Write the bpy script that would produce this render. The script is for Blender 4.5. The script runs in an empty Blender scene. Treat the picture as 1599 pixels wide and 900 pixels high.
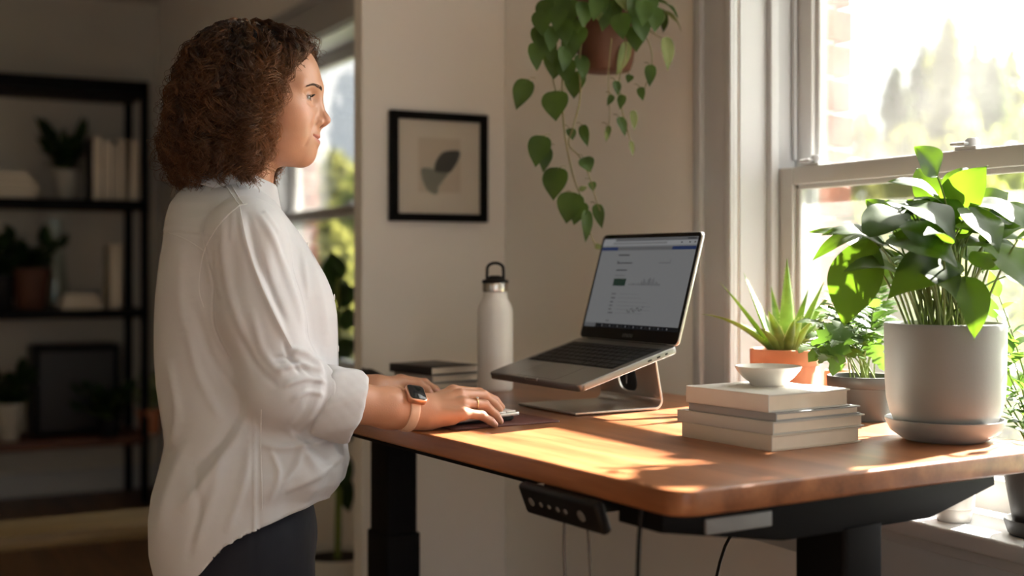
import bpy, bmesh, math, random
import numpy as np
from mathutils import Vector, Matrix
SC = bpy.context.scene
COL = SC.collection
PI = math.pi
R = math.radians
# ------------------------------------------------------------------ camera frame
EYE = 1.26
YAW = R(28)
FPX = 2000.0
cY, sY = math.cos(YAW), math.sin(YAW)
def cw(X, Y, Z=0.0):
    """camera-aligned metres (right, forward, up from the eye) -> room metres"""
    return Vector((X*cY + Y*sY, Y*cY - X*sY, EYE + Z))
def at(px, py, zc):
    return cw((px-799.5)/FPX*zc, zc, (415-py)/FPX*zc)
DESK_Z = 0.995
DROP = EYE - DESK_Z
def on_desk(px, py):
    zc = DROP*FPX/(py-415)
    return cw((px-799.5)/FPX*zc, zc, -DROP)

# ------------------------------------------------------------------ materials
def new_mat(name):
    m = bpy.data.materials.new(name); m.use_nodes = True
    nt = m.node_tree
    b = nt.nodes.get('Principled BSDF')
    return m, nt, b
def srgb(r, g, b):
    f = lambda c: (c/255/12.92) if c/255 <= 0.04045 else ((c/255+0.055)/1.055)**2.4
    return (f(r), f(g), f(b), 1)
def plain(name, col, rough=0.5, metal=0.0, var=0.0, vscale=8.0, bump=0.0, bscale=120.0, spec=0.5, sheen=0.0, coat=0.0):
    m, nt, b = new_mat(name)
    c = col if len(col) == 4 else (*col, 1)
    b.inputs['Base Color'].default_value = c
    b.inputs['Roughness'].default_value = rough
    b.inputs['Metallic'].default_value = metal
    b.inputs['Specular IOR Level'].default_value = spec
    if sheen: b.inputs['Sheen Weight'].default_value = sheen
    if coat: b.inputs['Coat Weight'].default_value = coat
    tc = nt.nodes.new('ShaderNodeTexCoord')
    if var > 0:
        n = nt.nodes.new('ShaderNodeTexNoise'); n.inputs['Scale'].default_value = vscale; n.inputs['Detail'].default_value = 4
        nt.links.new(tc.outputs['Object'], n.inputs['Vector'])
        mx = nt.nodes.new('ShaderNodeMix'); mx.data_type = 'RGBA'
        mx.inputs[6].default_value = tuple(min(1, x*(1-var)) for x in c[:3]) + (1,)
        mx.inputs[7].default_value = tuple(min(1, x*(1+var)) for x in c[:3]) + (1,)
        nt.links.new(n.outputs['Fac'], mx.inputs[0]); nt.links.new(mx.outputs[2], b.inputs['Base Color'])
    if bump > 0:
        n = nt.nodes.new('ShaderNodeTexNoise'); n.inputs['Scale'].default_value = bscale; n.inputs['Detail'].default_value = 3
        nt.links.new(tc.outputs['Object'], n.inputs['Vector'])
        bp = nt.nodes.new('ShaderNodeBump'); bp.inputs['Strength'].default_value = bump; bp.inputs['Distance'].default_value = 0.002
        nt.links.new(n.outputs['Fac'], bp.inputs['Height']); nt.links.new(bp.outputs['Normal'], b.inputs['Normal'])
    return m
def wood(name, dark, light, rough=0.35, scale=(9, 0.9, 9), coat=0.0, fine=1.0):
    m, nt, b = new_mat(name)
    tc = nt.nodes.new('ShaderNodeTexCoord')
    mp = nt.nodes.new('ShaderNodeMapping'); mp.inputs['Scale'].default_value = scale
    nt.links.new(tc.outputs['Object'], mp.inputs['Vector'])
    n = nt.nodes.new('ShaderNodeTexNoise'); n.inputs['Scale'].default_value = 3.0; n.inputs['Detail'].default_value = 6; n.inputs['Distortion'].default_value = 0.6
    nt.links.new(mp.outputs['Vector'], n.inputs['Vector'])
    mp2 = nt.nodes.new('ShaderNodeMapping'); mp2.inputs['Scale'].default_value = (scale[0]*14, scale[1]*6, scale[2]*14)
    nt.links.new(tc.outputs['Object'], mp2.inputs['Vector'])
    n2 = nt.nodes.new('ShaderNodeTexNoise'); n2.inputs['Scale'].default_value = 2.0; n2.inputs['Detail'].default_value = 3
    nt.links.new(mp2.outputs['Vector'], n2.inputs['Vector'])
    ad = nt.nodes.new('ShaderNodeMath'); ad.operation = 'MULTIPLY_ADD'; ad.inputs[1].default_value = 0.35*fine
    nt.links.new(n2.outputs['Fac'], ad.inputs[0]); nt.links.new(n.outputs['Fac'], ad.inputs[2])
    rp = nt.nodes.new('ShaderNodeValToRGB')
    rp.color_ramp.elements[0].position = 0.38; rp.color_ramp.elements[0].color = dark
    rp.color_ramp.elements[1].position = 0.88; rp.color_ramp.elements[1].color = light
    nt.links.new(ad.outputs[0], rp.inputs['Fac']); nt.links.new(rp.outputs['Color'], b.inputs['Base Color'])
    bp = nt.nodes.new('ShaderNodeBump'); bp.inputs['Strength'].default_value = 0.12; bp.inputs['Distance'].default_value = 0.001
    nt.links.new(n2.outputs['Fac'], bp.inputs['Height']); nt.links.new(bp.outputs['Normal'], b.inputs['Normal'])
    b.inputs['Roughness'].default_value = rough
    if coat: b.inputs['Coat Weight'].default_value = coat; b.inputs['Coat Roughness'].default_value = 0.25
    return m
def leafmat(name, dark, light, trans, rough=0.4, tw=0.45, scale=30.0, spec=0.3):
    """a leaf: glossy skin that lets light through"""
    m, nt, b = new_mat(name)
    tc = nt.nodes.new('ShaderNodeTexCoord')
    n = nt.nodes.new('ShaderNodeTexNoise'); n.inputs['Scale'].default_value = scale; n.inputs['Detail'].default_value = 2
    nt.links.new(tc.outputs['Object'], n.inputs['Vector'])
    rp = nt.nodes.new('ShaderNodeValToRGB')
    rp.color_ramp.elements[0].position = 0.35; rp.color_ramp.elements[0].color = dark
    rp.color_ramp.elements[1].position = 0.7; rp.color_ramp.elements[1].color = light
    nt.links.new(n.outputs['Fac'], rp.inputs['Fac'])
    nt.links.new(rp.outputs['Color'], b.inputs['Base Color'])
    b.inputs['Roughness'].default_value = rough; b.inputs['Specular IOR Level'].default_value = spec
    tr = nt.nodes.new('ShaderNodeBsdfTranslucent'); tr.inputs['Color'].default_value = trans
    mx = nt.nodes.new('ShaderNodeMixShader'); mx.inputs[0].default_value = tw
    out = nt.nodes['Material Output']
    nt.links.new(b.outputs[0], mx.inputs[1]); nt.links.new(tr.outputs[0], mx.inputs[2]); nt.links.new(mx.outputs[0], out.inputs['Surface'])
    return m
M = {}
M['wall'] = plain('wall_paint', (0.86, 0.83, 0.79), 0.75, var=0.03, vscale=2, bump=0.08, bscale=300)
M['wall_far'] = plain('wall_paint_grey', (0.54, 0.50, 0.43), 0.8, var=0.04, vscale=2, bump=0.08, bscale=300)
M['ceil'] = plain('ceiling_paint', (0.62, 0.58, 0.52), 0.9, var=0.02, vscale=2)
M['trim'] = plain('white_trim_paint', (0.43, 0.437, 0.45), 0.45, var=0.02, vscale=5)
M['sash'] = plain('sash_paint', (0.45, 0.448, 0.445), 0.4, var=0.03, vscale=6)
M['floor'] = wood('floor_boards', srgb(58, 38, 22), srgb(110, 78, 48), 0.45, (6, 0.6, 6))
M['desk'] = wood('desk_oak', srgb(98, 54, 27), srgb(158, 102, 64), 0.32, (7, 0.8, 7), fine=0.8)
M['black'] = plain('black_steel', (0.0035, 0.0035, 0.0036), 0.6, spec=0.12, var=0.2, vscale=20)
M['black_plastic'] = plain('black_plastic', (0.006, 0.006, 0.0062), 0.5, spec=0.25, var=0.1, vscale=30)
M['glass_dark'] = plain('screen_glass_border', (0.006, 0.006, 0.007), 0.12, var=0.02)
M['alu'] = plain('space_grey_aluminium', (0.30, 0.295, 0.285), 0.36, 0.9, var=0.03, vscale=10, bump=0.03, bscale=900)
M['alu_silver'] = plain('silver_aluminium', (0.62, 0.60, 0.57), 0.33, 0.9, var=0.03, vscale=10, bump=0.03, bscale=900)
M['steel'] = plain('brushed_steel', (0.62, 0.58, 0.53), 0.25, 1.0, var=0.05, vscale=40)
M['white_enamel'] = plain('white_powder_coat', (0.74, 0.71, 0.68), 0.38, var=0.02, vscale=20, bump=0.05, bscale=700)
M['terracotta'] = plain('terracotta', srgb(184, 116, 82), 0.75, var=0.16, vscale=22, bump=0.2, bscale=160)
M['terracotta_dark'] = plain('terracotta_dark', srgb(88, 54, 36), 0.65, var=0.3, vscale=18, bump=0.2, bscale=160)
M['ceramic'] = plain('matte_grey_ceramic', (0.235, 0.235, 0.23), 0.5, var=0.05, vscale=14, bump=0.06, bscale=260)
M['ceramic_white'] = plain('white_glaze', (0.72, 0.69, 0.63), 0.3, var=0.05, vscale=40)
M['charcoal'] = plain('charcoal_pot', (0.055, 0.056, 0.055), 0.5, var=0.2, vscale=20)
M['soil'] = plain('potting_soil', (0.022, 0.014, 0.009), 0.95, var=0.6, vscale=120, bump=0.9, bscale=180)
M['paper'] = plain('page_edges', (0.70, 0.62, 0.51), 0.85, var=0.05, vscale=60)
M['leather'] = plain('oxblood_leather', srgb(92, 50, 44), 0.5, var=0.12, vscale=60, bump=0.25, bscale=500)
M['key'] = plain('white_keycap', (0.72, 0.70, 0.67), 0.45, var=0.02)
M['cream'] = plain('cream_enamel', (0.52, 0.48, 0.41), 0.5, var=0.05, vscale=12)

# ------------------------------------------------------------------ mesh building
class MB:
    def __init__(s): s.v = []; s.f = []; s.mi = []; s.m = Matrix.Identity(4)
    def add(s, vs, fs, mi=0, tf=None):
        b = len(s.v); t = s.m @ tf if tf is not None else s.m
        s.v.extend([tuple(t @ Vector(p)) for p in vs]); s.f.extend([tuple(b+i for i in f) for f in fs]); s.mi.extend([mi]*len(fs)); return s
    def box(s, lo, hi, mi=0, bev=0.0, seg=2, tf=None):
        bm = bmesh.new(); bmesh.ops.create_cube(bm, size=1)
        for v in bm.verts:
            v.co = Vector([lo[i] + (v.co[i]+0.5)*(hi[i]-lo[i]) for i in range(3)])
        if bev > 0:
            bmesh.ops.bevel(bm, geom=bm.edges[:], offset=bev, segments=seg, affect='EDGES', profile=0.5)
        bm.verts.index_update()
        s.add([v.co[:] for v in bm.verts], [[v.index for v in f.verts] for f in bm.faces], mi, tf); bm.free(); return s
    def lathe(s, prof, n=48, mi=0, tf=None, cap=True):
        vs = []; fs = []
        k = len(prof)
        for i in range(n):
            a = 2*PI*i/n
            for (r, z) in prof: vs.append((r*math.cos(a), r*math.sin(a), z))
        for i in range(n):
            j = (i+1) % n
            for q in range(k-1):
                fs.append((i*k+q, j*k+q, j*k+q+1, i*k+q+1))
        if cap:
            if prof[0][0] > 1e-6: fs.append([i*k for i in range(n)][::-1])
            if prof[-1][0] > 1e-6: fs.append([i*k+k-1 for i in range(n)])
        return s.add(vs, fs, mi, tf)
    def tube(s, pts, r, n=8, mi=0, cap=True):
        pts = [Vector(p) for p in pts]; rs = r if isinstance(r, (list, tuple)) else [r]*len(pts)
        vs = []; fs = []; up = None
        for i, p in enumerate(pts):
            t = (pts[min(i+1, len(pts)-1)] - pts[max(i-1, 0)]).normalized()
            if up is None:
                up = t.orthogonal().normalized()
            else:
                up = (up - t*up.dot(t)); up = up.normalized() if up.length > 1e-6 else t.orthogonal().normalized()
            w = t.cross(up)
            for k in range(n):
                a = 2*PI*k/n; vs.append(p + (up*math.cos(a) + w*math.sin(a))*rs[i])
        for i in range(len(pts)-1):
            for k in range(n):
                k2 = (k+1) % n
                fs.append((i*n+k, i*n+k2, (i+1)*n+k2, (i+1)*n+k))
        if cap: fs.append(list(range(n))[::-1]); fs.append([(len(pts)-1)*n+k for k in range(n)])
        return s.add(vs, fs, mi)
    def prism(s, poly, z0, z1, mi=0, bev=0.0, seg=2, tf=None):
        """poly in x,y extruded z0..z1, eased top and bottom rims"""
        bm = bmesh.new()
        lo = [bm.verts.new((x, y, z0)) for x, y in poly]; hi = [bm.verts.new((x, y, z1)) for x, y in poly]
        n = len(poly); bot = bm.faces.new(lo[::-1]); top = bm.faces.new(hi)
        for i in range(n): bm.faces.new((lo[i], lo[(i+1) % n], hi[(i+1) % n], hi[i]))
        bmesh.ops.recalc_face_normals(bm, faces=bm.faces[:])
        if bev > 0:
            es = [e for e in bm.edges if abs(e.verts[0].co.z-e.verts[1].co.z) < 1e-9]
            bmesh.ops.bevel(bm, geom=es, offset=bev, segments=seg, affect='EDGES', profile=0.5)
        bm.verts.index_update()
        s.add([v.co[:] for v in bm.verts], [[v.index for v in f.verts] for f in bm.faces], mi, tf); bm.free(); return s
    def build(s, name, mats, parent=None, smooth=True, ang=40, loc=None, rotz=None):
        me = bpy.data.meshes.new(name); me.from_pydata(s.v, [], s.f)
        for m in (mats if isinstance(mats, (list, tuple)) else [mats]): me.materials.append(m)
        if len(set(s.mi)) > 1: me.polygons.foreach_set('material_index', s.mi)
        me.validate(); me.update()
        if smooth:
            me.polygons.foreach_set('use_smooth', [True]*len(me.polygons)); me.set_sharp_from_angle(angle=R(ang))
        o = bpy.data.objects.new(name, me); COL.objects.link(o)
        if parent: o.parent = parent
        if loc is not None: o.location = loc
        if rotz is not None: o.rotation_euler = (0, 0, rotz)
        return o
def rrect(w, d, r, n=6, cx=0, cy=0):
    p = []
    for (sx, sy, a0) in ((1, 1, 0), (-1, 1, 90), (-1, -1, 180), (1, -1, 270)):
        for i in range(n+1):
            a = R(a0 + 90*i/n); p.append((cx + sx*(w/2-r) + r*math.cos(a), cy + sy*(d/2-r) + r*math.sin(a)))
    return p
def tag(o, label=None, cat=None, group=None, kind=None):
    if label: o['label'] = label
    if cat: o['category'] = cat
    if group: o['group'] = group
    if kind: o['kind'] = kind
    return o
def thing(name, label, cat, loc=(0, 0, 0), rotz=0.0, group=None):
    o = bpy.data.objects.new(name, None); o.empty_display_size = 0.05; COL.objects.link(o)
    o.location = loc; o.rotation_euler = (0, 0, rotz)
    return tag(o, label, cat, group)
def struct(name, mb, mat, smooth=False, parent=None, label=None):
    o = mb.build(name, mat, parent, smooth)
    if parent is None: o['kind'] = 'structure'
    if label: o['label'] = label
    return o
def copy_tree(o, parent=None):
    c = o.copy(); COL.objects.link(c)
    if parent: c.parent = parent
    for ch in list(o.children): copy_tree(ch, c)
    return c

# ------------------------------------------------------------------ the room
WX = 1.65                                             # inside face of the window wall
WINS = {1: (0.88, 2.11, 0.834, 2.30), 2: (4.12, 5.48, 0.83, 2.14), 3: (-1.45, 0.30, 0.826, 2.30)}
ZC = 2.75
YB, YF, XL = -2.0, 7.40, -3.2
mb = MB(); mb.box((XL, YB, -0.1), (WX+0.22, YF, 0)); struct('floor', mb, M['floor'])
mb = MB(); mb.box((XL, YB, ZC), (WX+0.22, YF, ZC+0.1)); struct('ceiling', mb, M['ceil'])
mb = MB()
ys = sorted([(w[0], w[1], w[2], w[3]) for w in WINS.values()])
DOOR = (5.86, 6.74, 0.0, 2.12)
ops = sorted(ys + [DOOR])
y = YB
for (a, b, z0, z1) in ops:
    mb.box((WX, y, 0), (WX+0.2, a, ZC))
    if z0 > 0: mb.box((WX, a, 0), (WX+0.2, b, z0-0.03))
    mb.box((WX, a, z1), (WX+0.2, b, ZC)); y = b
mb.box((WX, y, 0), (WX+0.2, YF, ZC))
struct('wall_right', mb, M['wall'])
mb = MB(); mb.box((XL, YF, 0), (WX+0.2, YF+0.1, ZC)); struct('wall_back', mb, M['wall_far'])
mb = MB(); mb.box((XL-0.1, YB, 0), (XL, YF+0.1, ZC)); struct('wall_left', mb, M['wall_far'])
FW4 = (-1.3, 0.4, 0.8, 2.2)                            # an unseen wide window behind the eye, added for fill light
mb = MB(); mb.box((XL, YB-0.1, 0), (FW4[0], YB, ZC)); mb.box((FW4[1], YB-0.1, 0), (WX+0.2, YB, ZC)); mb.box((FW4[0], YB-0.1, 0), (FW4[1], YB, FW4[2])); mb.box((FW4[0], YB-0.1, FW4[3]), (FW4[1], YB, ZC)); struct('wall_front', mb, M['wall'])
PWY, PWX = 3.14, 1.225                                # the short wall with the picture
mb = MB(); mb.box((PWX, PWY, 0), (WX, PWY+0.06, ZC), bev=0.004, seg=2); struct('wall_partition', mb, M['wall'])
mb = MB(); mb.box((PWX, PWY-0.012, 0), (WX, PWY, 0.13)); mb.box((PWX, PWY-0.018, 0), (WX, PWY-0.012, 0.11)); struct('baseboard_partition', mb, M['trim'])
mb = MB(); mb.box((XL, YF-0.014, 0), (WX, YF, 0.13), bev=0.004); struct('baseboard_back', mb, M['trim'])

def glassmat():
    m = bpy.data.materials.new('window_glass'); m.use_nodes = True; nt = m.node_tree
    for n in list(nt.nodes): nt.nodes.remove(n)
    out = nt.nodes.new('ShaderNodeOutputMaterial')
    tr = nt.nodes.new('ShaderNodeBsdfTransparent'); tr.inputs[0].default_value = (0.97, 0.98, 0.97, 1)
    du = nt.nodes.new('ShaderNodeBsdfTranslucent'); du.inputs[0].default_value = (1, 0.99, 0.97, 1)
    gl = nt.nodes.new('ShaderNodeBsdfGlossy'); gl.inputs['Roughness'].default_value = 0.03
    tc = nt.nodes.new('ShaderNodeTexCoord'); nz = nt.nodes.new('ShaderNodeTexNoise'); nz.inputs['Scale'].default_value = 5; nz.inputs['Detail'].default_value = 5
    nt.links.new(tc.outputs['Object'], nz.inputs['Vector'])
    mr = nt.nodes.new('ShaderNodeMapRange'); mr.inputs[1].default_value = 0.3; mr.inputs[2].default_value = 0.75; mr.inputs[3].default_value = 0.010; mr.inputs[4].default_value = 0.026
    nt.links.new(nz.outputs['Fac'], mr.inputs[0])
    m1 = nt.nodes.new('ShaderNodeMixShader'); nt.links.new(mr.outputs[0], m1.inputs[0])
    nt.links.new(tr.outputs[0], m1.inputs[1]); nt.links.new(du.outputs[0], m1.inputs[2])
    fr = nt.nodes.new('ShaderNodeFresnel'); fr.inputs[0].default_value = 1.45
    fm = nt.nodes.new('ShaderNodeMath'); fm.operation = 'MULTIPLY'; fm.inputs[1].default_value = 0.7
    nt.links.new(fr.outputs[0], fm.inputs[0])
    m2 = nt.nodes.new('ShaderNodeMixShader'); nt.links.new(fm.outputs[0], m2.inputs[0])
    nt.links.new(m1.outputs[0], m2.inputs[1]); nt.links.new(gl.outputs[0], m2.inputs[2])
    nt.links.new(m2.outputs[0], out.inputs[0]); return m
M['glass'] = glassmat()

def frame_yz(mb, x0, x1, y0, y1, z0, z1, st, top, bot, bev=0.003):
    mb.box((x0, y0, z0), (x1, y0+st, z1), bev=bev); mb.box((x0, y1-st, z0), (x1, y1, z1), bev=bev)
    mb.box((x0, y0+st, z0), (x1, y1-st, z0+bot), bev=bev); mb.box((x0, y0+st, z1-top), (x1, y1-st, z1), bev=bev)
def window(n, y0, y1, z0, z1, rail, locks):
    root = bpy.data.objects.new('window_%d' % n, None); COL.objects.link(root); root['kind'] = 'structure'
    mb = MB()                                          # box frame with parting stops
    xo = WX+0.2
    mb.box((WX+0.002, y0-0.02, z0-0.02), (xo, y0+0.004, z1)); mb.box((WX+0.002, y1-0.004, z0-0.02), (xo, y1+0.02, z1)); mb.box((WX+0.002, y0, z1-0.01), (xo, y1, z1+0.02))
    for ya, yb in ((y0+0.004, y0+0.020), (y1-0.020, y1-0.004)):
        mb.box((WX+0.070, ya, z0), (WX+0.090, yb, z1), bev=0.002)
        mb.box((WX+0.134, ya+0.004, rail+0.02), (WX+0.142, yb-0.004, z1))
        mb.box((WX+0.178, ya, z0), (WX+0.198, yb, z1), bev=0.002)
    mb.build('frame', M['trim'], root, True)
    mb = MB()                                          # casing boards with raised bands
    for (ya, yb, s) in ((y1, y1+0.125, 1), (y0-0.125, y0, -1)):
        mb.box((WX-0.014, ya, z0-0.10), (WX-0.001, yb, z1+0.125), bev=0.002)
        yo = (yb-0.028, yb) if s > 0 else (ya, ya+0.028)
        mb.box((WX-0.026, yo[0], z0-0.10), (WX-0.012, yo[1], z1+0.125), bev=0.004)
        yi = (ya, ya+0.022) if s > 0 else (yb-0.022, yb)
        mb.box((WX-0.021, yi[0], z0-0.02), (WX-0.012, yi[1], z1+0.02), bev=0.004)
    mb.box((WX-0.014, y0-0.125, z1), (WX-0.001, y1+0.125, z1+0.125), bev=0.002)
    mb.box((WX-0.032, y0-0.135, z1+0.125), (WX-0.001, y1+0.135, z1+0.15), bev=0.004)
    mb.build('casing', M['trim'], root, True)
    mb = MB()                                          # lower sash
    xa, xb = WX+0.092, WX+0.130
    frame_yz(mb, xa, xb, y0+0.006, y1-0.006, z0+0.008, rail, 0.052, 0.036, 0.055)
    for (ya, yb) in ((y0+0.058, y0+0.070), (y1-0.070, y1-0.058)): mb.box((xa+0.010, ya, z0+0.06), (xa+0.026, yb, rail-0.03), bev=0.003)
    mb.box((xa+0.010, y0+0.058, rail-0.046), (xa+0.026, y1-0.058, rail-0.034), bev=0.003)
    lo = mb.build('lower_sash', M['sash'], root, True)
    mb = MB(); mb.box((xa+0.016, y0+0.055, z0+0.06), (xa+0.020, y1-0.055, rail-0.03)); mb.build('pane', M['glass'], lo, False)
    mb = MB()                                          # upper sash, one groove further out
    xa2, xb2 = WX+0.144, WX+0.180
    frame_yz(mb, xa2, xb2, y0+0.006, y1-0.006, rail-0.03, z1-0.01, 0.052, 0.055, 0.034)
    for (ya, yb) in ((y0+0.058, y0+0.070), (y1-0.070, y1-0.058)): mb.box((xa2+0.010, ya, rail), (xa2+0.026, yb, z1-0.06), bev=0.003)
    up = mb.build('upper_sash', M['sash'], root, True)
    mb = MB(); mb.box((xa2+0.016, y0+0.055, rail), (xa2+0.020, y1-0.055, z1-0.06)); mb.build('pane', M['glass'], up, False)
    for yl in locks:
        mb = MB(); mb.box((xa+0.002, yl-0.024, rail), (xb, yl+0.024, rail+0.006), bev=0.002)
        mb.lathe([(0.013, 0), (0.013, 0.010), (0.009, 0.015), (0, 0.016)], 20, tf=Matrix.Translation((xa+0.02, yl, rail+0.006)))
        mb.box((xa-0.004, yl-0.004, rail+0.008), (xa+0.02, yl+0.030, rail+0.014), bev=0.003)
        mb.build('sash_lock', M['trim'], root, True)
    mb = MB(); mb.box((WX-0.055, y0-0.15, z0-0.03), (WX+0.095, y1+0.15, z0), bev=0.006, seg=3); mb.build('stool', M['trim'], root, True)
    mb = MB(); mb.box((WX-0.014, y0-0.12, z0-0.125), (WX-0.001, y1+0.12, z0-0.03), bev=0.003); mb.box((WX-0.022, y0-0.12, z0-0.055), (WX-0.012, y1+0.12, z0-0.03), bev=0.004)
    mb.build('apron', M['trim'], root, True)
    mb = MB(); mb.box((WX+0.10, y0-0.02, z0-0.04), (WX+0.36, y1+0.02, z0-0.005), bev=0.004); mb.build('outer_sill', M['trim'], root, True)
    return root
window(1, *WINS[1], 1.462, (2.00, 1.60))
window(2, *WINS[2], 1.49, (4.62,))
window(3, *WINS[3], 1.462, ())  # out of view, added for fill light from beside the eye
w4 = bpy.data.objects.new('window_4', None); COL.objects.link(w4); w4['kind'] = 'structure'  # out of view, added to fill the room with light
mb = MB()
for k in range(3):
    xx = FW4[0] + (FW4[1]-FW4[0])*k/2; mb.box((xx-0.03, YB-0.08, FW4[2]), (xx+0.03, YB-0.02, FW4[3]), bev=0.003)
mb.box((FW4[0], YB-0.08, FW4[2]), (FW4[1], YB-0.02, FW4[2]+0.06), bev=0.003); mb.box((FW4[0], YB-0.08, FW4[3]-0.06), (FW4[1], YB-0.02, FW4[3]), bev=0.003)
mb.build('frame', M['trim'], w4, True)
mb = MB(); mb.box((FW4[0]+0.03, YB-0.052, FW4[2]+0.03), (FW4[1]-0.03, YB-0.048, FW4[3]-0.03)); mb.build('pane', M['glass'], w4, False)
# far panelled door with its casing, on the window wall
dr = bpy.data.objects.new('door_1', None); COL.objects.link(dr); dr['kind'] = 'structure'
mb = MB(); a, b, _, z1 = DOOR
mb.box((WX+0.03, a+0.01, 0.005), (WX+0.07, b-0.01, z1-0.01), bev=0.003)
for (p, q, r_, t) in ((a+0.12, (a+b)/2-0.05, 0.2, 0.95), ((a+b)/2+0.05, b-0.12, 0.2, 0.95), (a+0.12, (a+b)/2-0.05, 1.1, 1.98), ((a+b)/2+0.05, b-0.12, 1.1, 1.98)):
    mb.box((WX+0.022, p, r_), (WX+0.032, q, t), bev=0.006)
mb.build('leaf', M['trim'], dr, True)
mb = MB()
for (p, q) in ((a-0.12, a), (b, b+0.12)): mb.box((WX-0.02, p, 0), (WX-0.001, q, z1+0.12), bev=0.004)
mb.box((WX-0.02, a, z1), (WX-0.001, b, z1+0.12), bev=0.004); mb.build('casing', M['trim'], dr, True)
mb = MB(); mb.lathe([(0.012, 0), (0.012, 0.03), (0.026, 0.04), (0.028, 0.055), (0.018, 0.068), (0, 0.07)], 20, tf=Matrix.Translation((WX+0.03, a+0.07, 1.0)) @ Matrix.Rotation(R(-90), 4, 'Y')); mb.build('handle', M['steel'], dr, True)
mb = MB(); mb.box((WX-0.016, 2.24, 0), (WX, PWY-0.02, 0.13), bev=0.004); mb.box((WX-0.016, -1.9, 0), (WX, 2.24, 0.13), bev=0.004); struct('baseboard_right', mb, M['trim'])

# brick outside the windows: courses of single bricks with recessed mortar
def brickmat():
    m, nt, b = new_mat('red_brick')
    tc = nt.nodes.new('ShaderNodeTexCoord'); n = nt.nodes.new('ShaderNodeTexNoise'); n.inputs['Scale'].default_value = 14; n.inputs['Detail'].default_value = 5
    nt.links.new(tc.outputs['Object'], n.inputs['Vector'])
    rp = nt.nodes.new('ShaderNodeValToRGB'); rp.color_ramp.elements[0].color = srgb(112, 62, 48); rp.color_ramp.elements[1].color = srgb(176, 112, 92)
    rp.color_ramp.elements[0].position = 0.3; rp.color_ramp.elements[1].position = 0.72
    nt.links.new(n.outputs['Fac'], rp.inputs['Fac']); nt.links.new(rp.outputs['Color'], b.inputs['Base Color']); b.inputs['Roughness'].default_value = 0.85
    return m
M['brick'] = brickmat(); M['mortar'] = plain('lime_mortar', (0.52, 0.48, 0.42), 0.9, var=0.1, vscale=30)
rng = random.Random(4)
mb = MB(); X0, X1 = WX+0.205, WX+0.275
segs = []; y = YB
for (a, b, z0, z1) in ops:
    mb.box((X0, y, 0), (X1-0.008, a-0.012, ZC+0.5), 1); segs.append((y-0.008, a-0.004))
    if z0 > 0: mb.box((X0, a-0.012, 0), (X1-0.008, b+0.012, z0-0.06), 1)
    mb.box((X0, a-0.012, z1+0.02), (X1-0.008, b+0.012, ZC+0.5), 1); y = b+0.012
mb.box((X0, y, 0), (X1-0.008, YF, ZC+0.5), 1); segs.append((y-0.008, YF))
for (p, q) in segs:
    X1 = WX + (0.312 if q < 4.2 else 0.275)
    z = 0.0; row = 0
    while z < 2.9:
        L = 0.215
        for end in (0, 1):                              # bricks within half a metre of each opening
            for k in range(2):
                w = (0.102 if (row % 2) else L)
                if k == 0: s0, s1 = 0, w
                else: s0, s1 = w+0.010, w+0.010+L
                jit = rng.uniform(-0.003, 0.003)
                if end == 0: ya, yb = p+s0+jit, p+s1
                else: ya, yb = q-s1, q-s0+jit
                if ya < p-0.01 or yb > q+0.01: continue
                mb.box((X0+0.002, ya, z), (X1+rng.uniform(-0.002, 0.003), yb, z+0.065), 0, bev=0.004, seg=1)
        z += 0.076; row += 1
struct('wall_exterior', mb, [M['brick'], M['mortar']])
# ------------------------------------------------------------------ the desk
DA = cw(0.194, 1.49, -DROP); DYAW = R(4)
DW, DL, DT = 0.73, 1.60, 0.031
cD, sD = math.cos(DYAW), math.sin(DYAW)
def dk(u, v, z=0.0): return Vector((DA.x + u*cD - v*sD, DA.y + u*sD + v*cD, DESK_Z + z))
def to_dk(p): dx, dy = p.x-DA.x, p.y-DA.y; return (dx*cD + dy*sD, -dx*sD + dy*cD)
desk = thing('standing_desk', 'oak topped standing desk on black steel legs, at the window', 'desk', (DA.x, DA.y, 0), DYAW)
mb = MB(); mb.prism(rrect(DW, DL, 0.035, 8, DW/2, DL/2), DESK_Z-DT, DESK_Z, bev=0.004, seg=3)
mb.build('tabletop', M['desk'], desk)['label'] = 'oak tabletop'
zt = DESK_Z-DT
for i, v in enumerate((0.10, 1.46)):
    mb = MB()                                           # tapering bracket under the top
    prof = [(0.02, zt), (DW-0.09, zt), (DW-0.09, zt-0.026), (0.50, zt-0.060), (0.22, zt-0.060), (0.02, zt-0.028)]
    b0 = len(mb.v)
    tf = Matrix(((1, 0, 0, 0), (0, 0, 1, v-0.045), (0, 1, 0, 0), (0, 0, 0, 1)))
    mb.prism(prof, 0, 0.09, bev=0.003, tf=tf)
    mb.build('bracket', M['black'], desk)
    leg = None
    mb = MB(); mb.prism(rrect(0.075, 0.095, 0.008, 3, 0.365, v), 0.60, zt-0.055)
    leg = mb.build('leg', M['black'], desk)
    mb = MB(); mb.prism(rrect(0.086, 0.107, 0.009, 3, 0.365, v), 0.06, 0.655, bev=0.002); mb.build('outer_sleeve', M['black'], leg)
    mb = MB(); mb.prism(rrect(0.62, 0.075, 0.01, 3, 0.365, v), 0.012, 0.055, bev=0.004); mb.build('foot', M['black'], leg)
    for fu in (0.09, 0.64):
        mb = MB(); mb.lathe([(0.022, 0), (0.022, 0.01), (0.012, 0.014)], 20, tf=Matrix.Translation((fu, v, 0))); mb.build('leveller', M['black'], leg)
mb = MB(); mb.box((0.035, 0.37, zt-0.016), (0.075, 1.57, zt), bev=0.003); mb.build('front_rail', M['black'], desk)
mb = MB(); mb.box((0.52, 0.2, zt-0.03), (0.56, 1.42, zt), bev=0.003); mb.build('cross_beam', M['black'], desk)
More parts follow.
